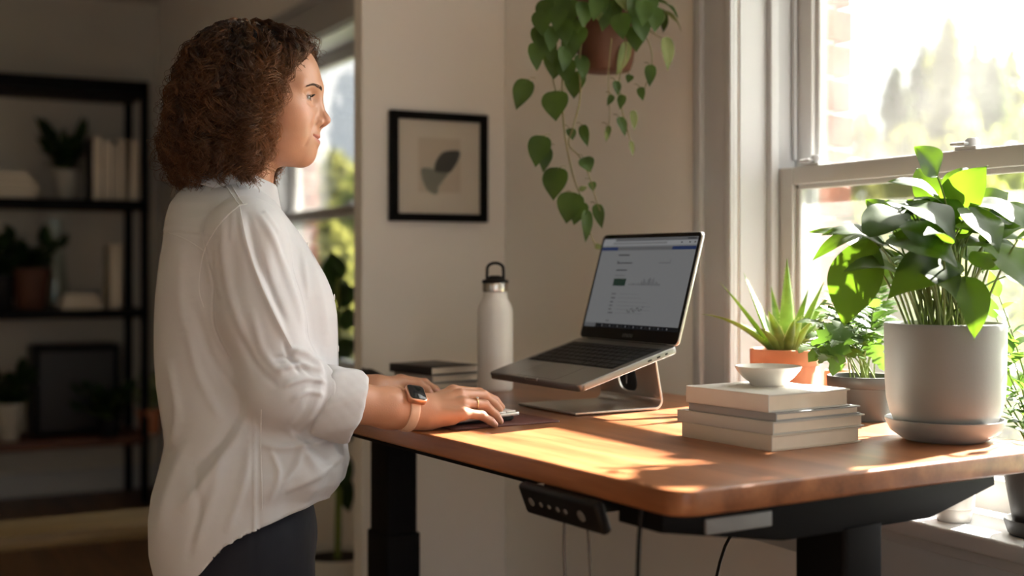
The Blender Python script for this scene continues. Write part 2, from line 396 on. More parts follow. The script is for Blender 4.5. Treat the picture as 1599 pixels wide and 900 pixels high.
mb = MB(); mb.box((0.085, 0.050, zt-0.037), (0.195, 0.0552, zt-0.017), bev=0.002)
mb.build('rating_plate', plain('grey_label', (0.20, 0.205, 0.21), 0.5, var=0.08, vscale=30), desk)['label'] = 'grey plate'
ctl = thing('height_controller', 'black push button panel hung under the desk edge', 'controller', dk(0.0, 0.242, 0), DYAW)
mb = MB()
tf = Matrix.Translation((-0.006, 0, -DT-0.024)) @ Matrix.Rotation(R(-22), 4, 'Y')
mb.box((0, -0.092, -0.026), (0.016, 0.092, 0.020), bev=0.006, seg=3, tf=tf)
mb.box((0.010, -0.06, -0.002), (0.060, 0.06, 0.022), bev=0.003, tf=Matrix.Translation((0, 0, -DT-0.023)))
mb.build('housing', M['black_plastic'], ctl)
mbtn = plain('pale_button_print', (0.16, 0.16, 0.155), 0.5, var=0.05)
for k, (yy, r_) in enumerate(((0.066, 0.0062), (0.042, 0.0036), (0.022, 0.003), (0.002, 0.0036), (-0.016, 0.0036), (-0.052, 0.0078))):
    mb = MB(); mb.lathe([(r_, 0), (r_, 0.0008), (r_*0.8, 0.0014), (0, 0.0014)], 18, tf=tf @ Matrix.Translation((0.0002, yy, -0.003)) @ Matrix.Rotation(R(-90), 4, 'Y'))
    mb.build('button', mbtn, ctl)
def cable(name, label, pts, r, mat, group=None):
    P = [Vector(p) for p in pts]; out = []
    for i in range(len(P)-1):
        p0, p1, p2, p3 = P[max(i-1, 0)], P[i], P[i+1], P[min(i+2, len(P)-1)]
        for k in range(8):
            t = k/8; out.append(0.5*((2*p1) + (p2-p0)*t + (2*p0-5*p1+4*p2-p3)*t*t + (3*p1-p0-3*p2+p3)*t**3))
    out.append(P[-1]); mb = MB(); mb.tube(out, r, 8); return tag(mb.build(name, mat), label, 'cable', group)
M['cable_grey'] = plain('grey_cable', (0.13, 0.12, 0.11), 0.5, var=0.05)
cable('power_cable', 'thin grey cable dangling from the button panel, front one of two', [dk(0.035, 0.285, -0.068), dk(0.035, 0.287, -0.14), dk(0.042, 0.278, -0.30), dk(0.06, 0.262, -0.6), dk(0.10, 0.25, -DESK_Z+0.006)], 0.0022, M['cable_grey'])
cable('power_cable', 'thin grey cable hanging straight behind the button panel, rear one of two', [dk(0.05, 0.258, -0.062), dk(0.06, 0.262, -0.14), dk(0.066, 0.262, -0.3), dk(0.075, 0.25, -0.6), dk(0.12, 0.23, -DESK_Z+0.006)], 0.0022, M['cable_grey'])
cable('power_cable', 'black cable hanging beside the near corner of the desk', [dk(0.012, 0.085, -DT-0.003), dk(0.010, 0.09, -0.10), dk(0.016, 0.10, -0.3), dk(0.06, 0.12, -0.7), dk(0.10, 0.2, -DESK_Z+0.006)], 0.0028, M['black_plastic'])
cable('power_cable', 'short black cable slanting down behind the desk bracket to the heater', [dk(0.57, 0.34, -DT-0.02), dk(0.56, 0.40, -0.10), dk(0.53, 0.52, -0.22), dk(0.56, 0.62, -0.5)], 0.0028, M['black_plastic'])

# ------------------------------------------------------------------ laptop on its stand
LY = R(31.02-28); LP = R(16.05); LW, LD, LH, LT = 0.3126, 0.2212, 0.215, 0.0135
FR = cw(0.11467, 2.18845, -0.20458)
lap = thing('laptop', 'open grey laptop raised on the metal stand, screen lit', 'laptop', FR, 0)
lap.rotation_euler = (Matrix.Rotation(LY, 3, 'Z') @ Matrix.Rotation(-LP, 3, 'Y')).to_euler()
mb = MB(); mb.prism(rrect(LD, LW, 0.012, 6, LD/2, LW/2), -LT, 0, bev=0.0025, seg=3)
base = mb.build('base', M['alu'], lap)
mb = MB(); mb.box((0.084, 0.016, -0.002), (0.196, LW-0.016, 0.0003)); kb = mb.build('key_bed', M['black_plastic'], base); 
rng = random.Random(2); mb = MB()
rows = [(0.090, [0.19]*3+[1.15]+[0.19]*3), ]
nx = 6; kx0, kx1 = 0.0865, 0.194; kh = (kx1-kx0)/nx
for r_ in range(nx):
    x0 = kx0 + r_*kh; ycur = LW-0.020
    if r_ == 0: ws = [1, 1, 1, 1.2, 5.0, 1.2, 1, 1, 1, 1]
    elif r_ == 1: ws = [2.2]+[1]*10+[2.2]
    elif r_ == 2: ws = [1.7]+[1]*11+[1.7]
    elif r_ == 3: ws = [1.4]+[1]*12+[1]
    else: ws = [1]*13+[1.4]
    tot = sum(ws); un = (LW-0.040)/tot
    for w_ in ws:
        y1 = ycur; y0 = ycur - w_*un; ycur = y0
        mb.box((x0+0.0011, y0+0.0011, 0.0), (x0+kh-0.0011, y1-0.0011, 0.0014), bev=0.0004, seg=1)
mb.build('keys', M['black_plastic'], base, ang=30)
mb = MB(); mb.prism(rrect(0.070, 0.135, 0.004, 4, 0.044, LW/2), 0.0, 0.0003); mb.build('trackpad', plain('trackpad_glass', (0.22, 0.215, 0.205), 0.28, 0.7, var=0.02), base)
mb = MB(); mb.box((-0.0006, LW/2-0.021, -0.0038), (0.0035, LW/2+0.021, 0.0005), bev=0.0005)
mb.build('thumb_notch', M['alu_silver'], base)
mb = MB(); mb.box((-0.0009, LW/2-0.0185, -0.0028), (0.0030, LW/2+0.0185, 0.0008), bev=0.0005); mb.build('notch_recess', M['alu'], base)
for (xx, ln) in ((0.150, 0.010), (0.171, 0.0085), (0.190, 0.007)):
    mb = MB(); mb.box((xx, -0.0006, -0.0088), (xx+ln, 0.004, -0.0052), bev=0.0012); mb.build('port', M['black_plastic'], base)
for (xx, yy) in ((0.02, 0.03), (0.02, LW-0.03), (0.2, 0.03), (0.2, LW-0.03)):
    pass
OP = R(57.81)
lidm = Matrix.Translation((LD-0.001, 0, 0.0)) @ Matrix.Rotation(-OP, 4, 'Y')     # local x up the screen, local z to the viewer side
class LMB(MB):
    def __init__(s): super().__init__(); s.m = lidm
mb = LMB(); mb.prism(rrect(LH, LW, 0.010, 6, LH/2, LW/2), -0.0065, -0.0006, bev=0.002, seg=3); lid = mb.build('lid', M['alu_silver'], lap)
mb = LMB(); mb.prism(rrect(LH-0.003, LW-0.003, 0.009, 6, LH/2, LW/2), -0.001, 0.0006, bev=0.0004, seg=1); mb.build('bezel', M['glass_dark'], lid)
mb = MB(); mb.tube([(LD-0.002, 0.03, -0.004), (LD-0.002, LW-0.03, -0.004)], 0.0046, 14); mb.build('hinge', M['black_plastic'], lap)
def scr(name, col, e):
    m, nt, b = new_mat(name); b.inputs['Base Color'].default_value = (0.006, 0.006, 0.006, 1); b.inputs['Roughness'].default_value = 0.2; b.inputs['Specular IOR Level'].default_value = 0.25
    b.inputs['Emission Color'].default_value = col; b.inputs['Emission Strength'].default_value = e*0.72; return m
SX0, SX1, SY0, SY1 = 0.024, LH-0.0095, 0.0075, LW-0.0075
def suv(u, v): return (SX1 - v*(SX1-SX0), SY1 - u*(SY1-SY0))      # u to the right on the screen, v downwards
mats = [scr('screen_page', srgb(126, 127, 128), 0.30), scr('screen_band', srgb(150, 151, 153), 0.30), scr('screen_blue', srgb(40, 58, 100), 0.25), scr('screen_ink', srgb(58, 60, 62), 0.25), scr('screen_green', srgb(38, 60, 50), 0.25), scr('screen_bar', srgb(22, 24, 28), 0.25), scr('screen_line', srgb(100, 101, 103), 0.30)]
mb = LMB()
def patch(u0, v0, u1, v1, mi, lay=1):
    a, b_ = suv(u0, v0), suv(u1, v1); z = 0.0006 + 0.00012*lay
    mb.add([(a[0], a[1], z), (b_[0], a[1], z), (b_[0], b_[1], z), (a[0], b_[1], z)], [(0, 1, 2, 3)], mi)
patch(0, 0, 1, 1, 0)
patch(0, 0, 1, 0.035, 6, 2); patch(0, 0.035, 1, 0.085, 1, 2); patch(0.01, 0.01, 0.14, 0.035, 1, 3)
patch(0.12, 0.048, 0.7, 0.072, 0, 3); patch(0, 0.10, 0.185, 0.138, 2, 2); patch(0.765, 0.10, 1, 0.138, 2, 2); patch(0.185, 0.10, 0.765, 0.138, 6, 2)
for u in (0.84, 0.92, 0.97): patch(u, 0.053, u+0.016, 0.066, 3, 3)
patch(0.90, 0.011, 0.985, 0.024, 3, 3)
patch(0.21, 0.185, 0.33, 0.198, 3, 2); patch(0.22, 0.275, 0.38, 0.286, 3, 2); patch(0.215, 0.255, 0.225, 0.29, 3, 2); patch(0.66, 0.275, 0.78, 0.284, 6, 2); patch(0.775, 0.24, 0.779, 0.284, 6, 2)
patch(0.22, 0.355, 0.34, 0.366, 3, 2); patch(0.22, 0.415, 0.33, 0.424, 6, 2); patch(0.22, 0.455, 0.355, 0.535, 4, 2)
rng = random.Random(9)
for k in range(46):
    u = 0.395 + k*0.0072; env = 0.25+0.75*math.exp(-((u-0.60)/0.075)**2) if u < 0.7 else 0.22
    h = 0.115*env*rng.uniform(0.25, 1.0); patch(u, 0.525-h, u+0.0030, 0.525, 3 if rng.random() < 0.5 else 6, 2)
for v in (0.62, 0.665, 0.71, 0.75, 0.79, 0.83):
    patch(0.235, v, 0.235+rng.uniform(0.03, 0.06), v+0.010, 3, 2); patch(0.32, v+0.002, 0.32+rng.uniform(0.15, 0.42), v+0.005, 6, 2)
for k in range(14):
    u = 0.44+0.012*k; v = 0.80+0.02*math.sin(k*1.3)-0.002*k; patch(u, v, u+0.009, v+0.006+0.012*rng.random(), 3 if k % 3 else 4, 3)
patch(0.235, 0.92, 0.27, 0.928, 3, 2); patch(0, 0.955, 1, 1, 5, 2); patch(0, 0.955, 0.13, 1, 6, 3)
for k in range(17): u = 0.2+0.043*k; patch(u, 0.968, u+0.013, 0.988, 3 if k % 2 else 6, 3)
mb.build('display', mats, lid, smooth=False)
mb = LMB(); mk = plain('bezel_mark', (0.09, 0.09, 0.09), 0.4)
for k in range(5):
    yy = LW/2+0.013-0.0065*k; z = 0.0007
    mb.box((0.008, yy-0.005, z-0.0003), (0.0145, yy-0.0035, z+0.0001)); mb.box((0.008, yy-0.0016, z-0.0003), (0.0145, yy, z+0.0001)); mb.box((0.013 if k % 2 else 0.008, yy-0.005, z-0.0003), (0.0145 if k % 2 else 0.0095, yy, z+0.0001))
mb.build('maker_mark', mk, lid)
# stand: one bent sheet
SO = cw(0.11467, 2.18845, -DROP)
stand = thing('laptop_stand', 'bent silver aluminium laptop stand with oval cable hole, on the desk', 'laptop stand', SO, LY)
def lapz(x): return (DROP-0.20458) + math.tan(LP)*x - LT/math.cos(LP)
SYA, SYB = 0.055, 0.248
def arc(cx, cz, r, a0, a1, n=7): return [(cx + r*math.cos(R(a0+(a1-a0)*i/n)), cz + r*math.sin(R(a0+(a1-a0)*i/n))) for i in range(n+1)]
th = 0.0042
bx, tx = 0.222, 0.203                                    # foot and top of the upright
zb = th/2+0.0016; ztop = lapz(tx)-th/2-0.0006
lean = math.degrees(math.atan2(ztop-zb, tx-bx))
seg_base = [(0.030, zb), (0.09, zb), (0.15, zb), (bx-0.016, zb)]
c1 = arc(bx-0.016, zb+0.014, 0.014, -90, lean-90)
dirx, dirz = math.cos(R(lean)), math.sin(R(lean))
up0 = c1[-1]; L1 = (ztop-0.012-up0[1])/dirz; up1 = (up0[0]+dirx*L1, up0[1]+dirz*L1)
# rounded top corner then down along the laptop
ang_dn = 180+math.degrees(LP)
nrm = lean+90; cx, cz = up1[0]+0.010*math.cos(R(nrm)), up1[1]+0.010*math.sin(R(nrm))
c2 = arc(cx, cz, 0.010, lean-90, ang_dn-90)
e = c2[-1]; L2 = (e[0]-0.058)/math.cos(LP)
off = (lapz(e[0])-th/2-0.0006) - e[1]
top = [(e[0]-math.cos(LP)*L2*k/6, e[1]-math.sin(LP)*L2*k/6) for k in range(1, 7)]
lift = lambda P, f: [(x, z+off*f) for x, z in P]
c2 = lift(c2, 1); top = lift(top, 1); up1 = (up1[0], up1[1]+off)
lower = seg_base + c1; upper = [up1] + c2[1:] + top
def sheet(name, vs, fs, mat, parent):
    me = bpy.data.meshes.new(name); me.from_pydata(vs, [], fs); me.materials.append(mat)
    bm = bmesh.new(); bm.from_mesh(me); bmesh.ops.remove_doubles(bm, verts=bm.verts[:], dist=1e-5); bmesh.ops.recalc_face_normals(bm, faces=bm.faces[:]); bm.to_mesh(me); bm.free()
    o = bpy.data.objects.new(name, me); COL.objects.link(o); o.parent = parent
    so_ = o.modifiers.new('thick', 'SOLIDIFY'); so_.thickness = th; so_.offset = 0
    be = o.modifiers.new('ease', 'BEVEL'); be.width = 0.0007; be.segments = 2; be.limit_method = 'ANGLE'; be.angle_limit = R(50)
    me.polygons.foreach_set('use_smooth', [True]*len(me.polygons)); me.set_sharp_from_angle(angle=R(60)); return o
vs, fs = [], []
def strip(P):
    for i in range(len(P)-1):
        b0 = len(vs); vs.extend([(P[i][0], SYA, P[i][1]), (P[i][0], SYB, P[i][1]), (P[i+1][0], SYB, P[i+1][1]), (P[i+1][0], SYA, P[i+1][1])]); fs.append((b0, b0+1, b0+2, b0+3))
strip(lower); strip(upper)
hw, hl = (SYB-SYA)/2, math.dist(up0, up1)/2; ymid = (SYA+SYB)/2
N = 48; ring_o, ring_i = [], []
for k in range(N):
    a = 2*PI*(k+0.5)/N; ca, sa = math.cos(a), math.sin(a)
    s_ = 1/max(abs(ca)/hw, abs(sa)/hl); ring_o.append((ca*s_, sa*s_)); 
    ex = lambda c: math.copysign(abs(c)**0.7, c)
    ring_i.append((0.030*ex(ca), 0.027*ex(sa)-0.002))
cor = [(-hw, -hl), (hw, -hl), (hw, hl), (-hw, hl)]
def upt(p): t = (p[1]+hl)/(2*hl); return (up0[0]+(up1[0]-up0[0])*t, ymid+p[0], up0[1]+(up1[1]-up0[1])*t)
for k in range(N):
    k2 = (k+1) % N; b0 = len(vs); o0, o1 = ring_o[k], ring_o[k2]
    poly = [o0]
    for c in cor:
        for (p, q) in ((o0, o1),):
            if (abs(abs(o0[0])-hw) < 1e-9) != (abs(abs(o1[0])-hw) < 1e-9) and math.copysign(1, c[0]) == math.copysign(1, o0[0]+o1[0]) and math.copysign(1, c[1]) == math.copysign(1, o0[1]+o1[1]): poly.append(c)
    poly += [o1, ring_i[k2], ring_i[k]]
    vs.extend([upt(p) for p in poly]); fs.append(tuple(range(b0, b0+len(poly))))
sheet('sheet', vs, fs, M['alu_silver'], stand)
for (x, y_) in ((0.045, SYA+0.02), (0.045, SYB-0.02), (0.19, SYA+0.02), (0.19, SYB-0.02)):
    mb = MB(); mb.lathe([(0.009, 0), (0.009, 0.0018)], 16, tf=Matrix.Translation((x, y_, 0))); mb.build('rubber_foot', M['black_plastic'], stand)
ad = thing('power_adapter', 'black power adapter behind the hole of the laptop stand', 'power adapter', cw(0.2225, 2.50, -DROP), LY)
mb = MB(); mb.box((0, -0.036, 0.0), (0.03, 0.036, 0.072), bev=0.008, seg=4); mb.build('case', M['black_plastic'], ad)
mb = MB(); mb.box((-0.0004, -0.004, 0.035), (0.002, 0.0, 0.052)); mb.build('printed_mark', mbtn, ad)

# ------------------------------------------------------------------ keyboard and mat
mat_ = thing('desk_mat', 'dark red leather mat under the keyboard', 'desk mat', dk(0.055, 0.632, 0), DYAW)
mb = MB(); mb.prism(rrect(0.21, 0.50, 0.008, 4, 0.105, 0.25), 0, 0.003, bev=0.001); mb.build('leather', M['leather'], mat_)
mb = MB(); mb.tube([(0.006, 0.006, 0.0028), (0.204, 0.006, 0.0028), (0.204, 0.494, 0.0028), (0.006, 0.494, 0.0028), (0.006, 0.006, 0.0028)], 0.0006, 6); mb.build('stitching', plain('stitch_thread', srgb(120, 76, 64), 0.8), mat_)
kbd = thing('keyboard', 'slim silver keyboard with white keys under her hands', 'keyboard', dk(0.075, 0.660, 0.003), DYAW+R(2))
KD, KW = 0.130, 0.43
mb = MB()
slope = math.atan2(0.006, KD)
tfk = Matrix.Translation((0, 0, 0.0058)) @ Matrix.Rotation(-slope, 4, 'Y')
mb.prism(rrect(KD, KW, 0.008, 5, KD/2, KW/2), -0.002, 0.004, bev=0.0015, tf=tfk); mb.build('plate', M['alu_silver'], kbd)
mb = MB(); prof = [(0.010, 0.0), (KD-0.012, 0.0), (KD-0.006, 0.004), (KD-0.010, 0.0092), (0.014, 0.0044)]
mb.prism(prof, 0.012, KW-0.012, bev=0.001, tf=Matrix(((1, 0, 0, 0), (0, 0, 1, 0), (0, 1, 0, 0), (0, 0, 0, 1)))); mb.build('underside', M['black_plastic'], kbd)
mb = MB(); nr = 6; kx = (KD-0.010)/nr
for r_ in range(nr):
    ws = {0: [1.3, 1.3, 1.3, 6, 1.3, 1.3, 1, 1, 1, 1, 1], 1: [2.2]+[1]*10+[2.2, 1, 1, 1], 2: [1.7]+[1]*11+[1.7, 1, 1], 3: [1.4]+[1]*13+[1, 1]}.get(r_, [1]*17)
    un = (KW-0.012)/sum(ws); yc = KW-0.006
    for w_ in ws:
        mb.box((0.005+r_*kx+0.001, yc-w_*un+0.001, 0.0035), (0.005+(r_+1)*kx-0.001, yc-0.001, 0.0062), bev=0.0008, seg=2, tf=tfk); yc -= w_*un
mb.build('keys', M['key'], kbd)

# ------------------------------------------------------------------ bottle
bot = thing('water_bottle', 'white insulated water bottle with black loop lid, on the desk', 'water bottle', cw(-0.0355, 2.72, -DROP), -0.45)
mb = MB(); mb.lathe([(0, 0), (0.034, 0), (0.0368, 0.003), (0.0375, 0.007), (0.0375, 0.165), (0.0365, 0.174), (0.033, 0.183), (0.0282, 0.191), (0.0258, 0.198), (0.0252, 0.206), (0.0252, 0.212), (0, 0.212)], 64); mb.build('flask', M['white_enamel'], bot)
mb = MB(); mb.lathe([(0.0, 0.2095), (0.0268, 0.2095), (0.0272, 0.211), (0.0272, 0.227), (0.0266, 0.2285), (0, 0.2285)], 56); cap = mb.build('steel_band', M['steel'], bot)
mb = MB(); mb.lathe([(0, 0.2285), (0.0278, 0.2285), (0.0284, 0.2295), (0.0284, 0.232), (0.0265, 0.2345), (0.017, 0.2365), (0.0135, 0.242), (0.009, 0.244), (0, 0.244)], 48)
lidb = mb.build('lid', M['black_plastic'], bot)
mb = MB(); P = [(-0.0175, 0, 0.230)] + [(-0.0175, 0, 0.245), (-0.0172, 0, 0.256)] + [(0.0172*math.cos(R(a)), 0, 0.258+0.0125*math.sin(R(a))) for a in range(165, 0, -15)] + [(0.0172, 0, 0.256), (0.0175, 0, 0.245), (0.0175, 0, 0.230)]
mb.tube(P, 0.0033, 12); mb.build('carry_loop', M['black_plastic'], lidb)

# ------------------------------------------------------------------ books
def book(loc, yaw, w, d, h, cov, label, group, spine='left', cover_t=0.0022, name='book'):
    """w along local x, d along local y; spine on the x=0 side"""
    t = thing(name, label, 'book', loc, yaw, group)
    mb = MB()
    mb.box((0, 0, 0), (w, d, cover_t), bev=0.0008); mb.box((0, 0, h-cover_t), (w, d, h), bev=0.0008)
    mb.box((0, 0, 0), (cover_t, d, h), bev=0.0009); mb.build('cover', cov, t)
    mb = MB(); n = 5
    mb.box((cover_t, 0.003, cover_t*0.9), (w-0.004, d-0.003, h-cover_t*0.9), bev=0.0008); mb.build('pages', M['paper'], t)
    return t
cov = lambda n, c: plain(n, srgb(*c), 0.55, var=0.05, vscale=18, bump=0.08, bscale=400)
BC = [cov('cover_tan', (196, 184, 168)), cov('cover_chalk', (188, 186, 180)), cov('cover_slate', (150, 154, 156)), cov('cover_pale', (206, 204, 198))]
zz = 0.0
for k, (px, py, yaw, w_, d_, h_, lab) in enumerate((
    (1205, 706, 33, 0.186, 0.195, 0.0225, 'tan backed book lying on the desk, bottom of the four'),
    (1207, 683.5, 34, 0.194, 0.205, 0.0185, 'chalk grey book second from the bottom of the desk stack'),
    (1212, 661, 35, 0.182, 0.182, 0.0125, 'thin slate grey book under the top book of the desk stack'),
    (1200, 648, 34, 0.172, 0.176, 0.0255, 'pale book on top of the desk stack, bowl resting on it'))):
    zc = 1.821+0.004*k; X = (px-799.5)/FPX*zc
    book(cw(X, zc, -DROP+zz), R(yaw-28), w_, d_, h_, BC[k], lab, 'books stacked on the desk'); zz += h_+0.0002
bowl = thing('small_bowl', 'small shallow white bowl on top of the book stack', 'bowl', cw(0.397, 1.985, -DROP+zz), 0)
mb = MB(); mb.lathe([(0, 0.004), (0.020, 0.004), (0.021, 0.0), (0.027, 0.0), (0.029, 0.004), (0.040, 0.013), (0.049, 0.024), (0.0515, 0.029), (0.0500, 0.030), (0.047, 0.0255), (0.038, 0.0155), (0.026, 0.0085), (0, 0.0075)], 64)
mb.build('dish', M['ceramic_white'], bowl)
# notebooks at the back of the desk
zz = 0.0
NB = [cov('cover_grey', (120, 118, 112)), cov('cover_white', (176, 172, 164)), plain('cover_black', (0.02, 0.02, 0.02), 0.5, var=0.1)]
for k, (u, v, yaw, w_, d_, h_, lab) in enumerate(((0.345, 1.235, 2, 0.135, 0.15, 0.015, 'grey notebook at the bottom of the small stack beside the bottle'), (0.345, 1.237, 6, 0.128, 0.15, 0.016, 'white notebook in the middle of the small stack beside the bottle'), (0.340, 1.233, 9, 0.128, 0.152, 0.018, 'black notebook on top of the small stack beside the bottle'))):
    book(dk(u, v, zz), DYAW+R(yaw), w_, d_, h_, NB[k], lab, 'notebooks beside the bottle', name='notebook'); zz += h_+0.0002
ms = thing('computer_mouse', 'black mouse at the far left of the desk, behind her hand', 'mouse', dk(0.30, 1.46, 0), DYAW)
mb = MB(); prof = []
vs, fs = [], []
for i in range(13):
    t = i/12; hgt = 0.032*math.sin(PI*min(1, (0.08+0.92*t)))**0.6; wd = 0.029+0.004*math.cos(2*PI*t); 
    if i in (0, 12): hgt *= 0.35; wd *= 0.7
    for k in range(13):
        a = PI*k/12; vs.append((wd*math.cos(a), -0.052+0.104*t, 0.001+hgt*math.sin(a)**0.8))
for i in range(12):
    for k in range(12): b0 = i*13+k; fs.append((b0, b0+1, b0+14, b0+13))
fs.append(list(range(13))); fs.append([12*13+k for k in range(13)][::-1]); fs.append([i*13 for i in range(13)] + [i*13+12 for i in range(12, -1, -1)])
mb.add(vs, fs); mb.build('shell', M['black_plastic'], ms)
mb = MB(); mb.lathe([(0.006, -0.003), (0.0068, 0), (0.006, 0.003)], 16, tf=Matrix.Translation((0, 0.022, 0.0275)) @ Matrix.Rotation(R(90), 4, 'Y')); mb.build('scroll_wheel', M['alu'], ms)

# ------------------------------------------------------------------ picture
pc = at(682, 262, 3.45); 
pic = thing('framed_print', 'black framed abstract leaf print hanging on the short wall', 'picture', (pc.x, PWY, pc.z), 0)
FW, FH, FB, FD = 0.285, 0.292, 0.021, 0.026
mb = MB()
for (x0, x1, z0, z1) in ((-FW/2, -FW/2+FB, -FH/2, FH/2), (FW/2-FB, FW/2, -FH/2, FH/2), (-FW/2+FB, FW/2-FB, -FH/2, -FH/2+FB), (-FW/2+FB, FW/2-FB, FH/2-FB, FH/2)):
    mb.box((x0, -FD, z0), (x1, -0.001, z1), bev=0.0015)
mb.build('frame', M['black'], pic)
mb = MB(); mb.box((-FW/2+FB, -0.014, -FH/2+FB), (FW/2-FB, -0.004, FH/2-FB)); mb.build('mount', plain('mount_board', (0.62, 0.575, 0.50), 0.8, var=0.02), pic)
mb = MB(); mb.box((-0.061, -0.0145, -0.068), (0.063, -0.0138, 0.078)); pr = mb.build('print', plain('print_paper', (0.53, 0.47, 0.39), 0.8, var=0.04, vscale=30), pic)
def blade(name, pts, col, y):
    mb = MB(); n = len(pts); mb.add([(x, y, z) for x, z in pts], [tuple(range(n))]); return mb.build(name, plain(name+'_ink', col, 0.8, var=0.1, vscale=60), pr, smooth=False)
def cr(P, n=8):
    out = []
    for i in range(len(P)):
        p0, p1, p2, p3 = [np.array(P[(i+j) % len(P)]) for j in (-1, 0, 1, 2)]
        for k in range(n): t = k/n; out.append(tuple(0.5*((2*p1)+(p2-p0)*t+(2*p0-5*p1+4*p2-p3)*t*t+(3*p1-p0-3*p2+p3)*t**3)))
    return out
def pp(cx, cy): return ((cx-408)/(640-190)*(FW-2*FB), -(cy-437)/(735-145)*(FH-2*FB))
blade('pale_shape', cr([pp(*q) for q in ((310, 452), (385, 452), (460, 462), (430, 520), (405, 560), (398, 605), (370, 605), (330, 560))], 5), (0.20, 0.215, 0.18), -0.0147)
blade('dark_shape', cr([pp(*q) for q in ((440, 335), (520, 330), (512, 390), (480, 450), (462, 468), (390, 465), (384, 420), (405, 370))], 5), (0.030, 0.034, 0.030), -0.0149)
mb = MB(); mb.box((-FW/2+FB-0.002, -0.019, -FH/2+FB-0.002), (FW/2-FB+0.002, -0.0175, FH/2-FB+0.002)); 
gm = bpy.data.materials.new('picture_glass'); gm.use_nodes = True; nt = gm.node_tree; [nt.nodes.remove(n) for n in list(nt.nodes)]
o_ = nt.nodes.new('ShaderNodeOutputMaterial'); t_ = nt.nodes.new('ShaderNodeBsdfTransparent'); g_ = nt.nodes.new('ShaderNodeBsdfGlossy'); g_.inputs['Roughness'].default_value = 0.05; mx = nt.nodes.new('ShaderNodeMixShader'); mx.inputs[0].default_value = 0.04
nt.links.new(t_.outputs[0], mx.inputs[1]); nt.links.new(g_.outputs[0], mx.inputs[2]); nt.links.new(mx.outputs[0], o_.inputs[0])
mb.build('glass', gm, pic, False)

# ------------------------------------------------------------------ heater under the sill, bench
ht = thing('panel_heater', 'cream slotted heater under the window sill, below the desk', 'heater', (WX-0.002, 0.62, 0.12), 0)
mb = MB(); mb.box((-0.085, 0.0, 0.0), (-0.012, 1.15, 0.56), bev=0.022, seg=4); mb.build('casing', M['cream'], ht)
mb = MB()
for k in range(30): mb.box((-0.072, 0.07+k*0.034, 0.5585), (-0.028, 0.092+k*0.034, 0.5612))
mb.build('top_grille', plain('grille_shadow_black', (0.02, 0.02, 0.02), 0.8), ht)
for yy in (0.2, 0.95):
    mb = MB(); mb.box((-0.02, yy, 0.1), (0.001, yy+0.05, 0.3)); mb.build('wall_bracket', M['black'], ht)
bn = thing('bench', 'pale wooden bench with metal legs, behind the woman', 'bench', (0, 4.10, 0), 0)
M['bench'] = wood('bench_ash', srgb(96, 78, 48), srgb(138, 114, 74), 0.5, (0.9, 8, 8))
mb = MB(); mb.box((0.355, 0, 0.40), (1.40, 0.28, 0.445), bev=0.006); mb.build('seat', M['bench'], bn)
for (xx, yy) in ((0.40, 0.03), (0.40, 0.25), (1.34, 0.03), (1.34, 0.25)):
    mb = MB(); mb.tube([(xx, yy, 0.0), (xx, yy, 0.40)], 0.012, 14); mb.build('leg', plain('pale_metal', (0.45, 0.43, 0.40), 0.4, 0.6) if 'pale_metal' not in bpy.data.materials else bpy.data.materials['pale_metal'], bn)

# ------------------------------------------------------------------ shelving at the far wall
SF, SB, SXR, SXL = 6.90, 7.36, 1.49, 0.22
sh = thing('shelving_unit', 'tall black steel shelving unit against the far wall', 'shelving unit', (SXL, SF, 0), 0)
W_ = SXR-SXL; D_ = SB-SF
for (xx, yy) in ((0, 0), (W_-0.04, 0), (0, D_-0.04), (W_-0.04, D_-0.04)):
    mb = MB(); mb.box((xx, yy, 0), (xx+0.04, yy+0.04, 2.235), bev=0.002); mb.build('post', M['black'], sh)
M['shelfwood'] = wood('shelf_brown', srgb(64, 34, 20), srgb(104, 62, 38), 0.5, (0.9, 8, 8))
LV = [0.315, 0.985, 1.56, 2.165]
for i, z in enumerate(LV):
    mb = MB(); mb.box((0.004, 0.0, z), (W_-0.004, D_, z+(0.045 if i < 3 else 0.07)), bev=0.002); mb.build('shelf', M['shelfwood'] if i == 0 else M['black'], sh)
def shp(px, lev, dy=0.2, lift=0.0):
    """a spot on a shelf, dy behind its front edge, under picture column px"""
    a = YAW + math.atan((px-799.5)/FPX); y = SF+dy
    return Vector((y*math.tan(a), y, LV[lev]+0.0455+lift))
def upright(px, lev, w, d, h, lean, mat, lab, grp):
    t = book(shp(px, lev, 0.10), 0, h, d, w, mat, lab, grp)
    t.rotation_euler = (0, R(-90+lean), 0)
    t.location.x += w; return t
dk_ = [plain('book_black', (0.02, 0.02, 0.021), 0.6, var=0.1), plain('book_brown', (0.045, 0.04, 0.034), 0.6, var=0.1), cov('book_cream', (206, 196, 178)), cov('book_beige', (190, 176, 156))]
xs = shp(143, 2, 0.10).x; grp = 'books standing on the upper shelf'
for k, (w_, h_, mi, gap, lean, lab) in enumerate(((0.052, 0.335, 0, 0, 0, 'thick black book standing on the upper shelf, next to the plant'), (0.045, 0.315, 0, 0, 0, 'black book standing between the thick black book and the brown one'), (0.028, 0.30, 1, 0, 0, 'slim brown book standing between black and cream books'), (0.030, 0.33, 2, 0.004, 0, 'slim cream book standing after the dark ones, upper shelf'), (0.040, 0.325, 3, 0.022, 2.5, 'beige book leaning in the pair beside the shelf post'), (0.038, 0.325, 2, 0.004, 3.5, 'cream book leaning last against the shelf post, upper shelf'))):
    t = book((xs+w_+gap, SF+0.07, LV[2]+0.0462), 0, h_, 0.22, w_, dk_[mi], lab, grp); t.rotation_euler = (0, R(-90+lean), 0); 
    if lean: t.location.z += 0.0
    xs += w_+gap+0.002
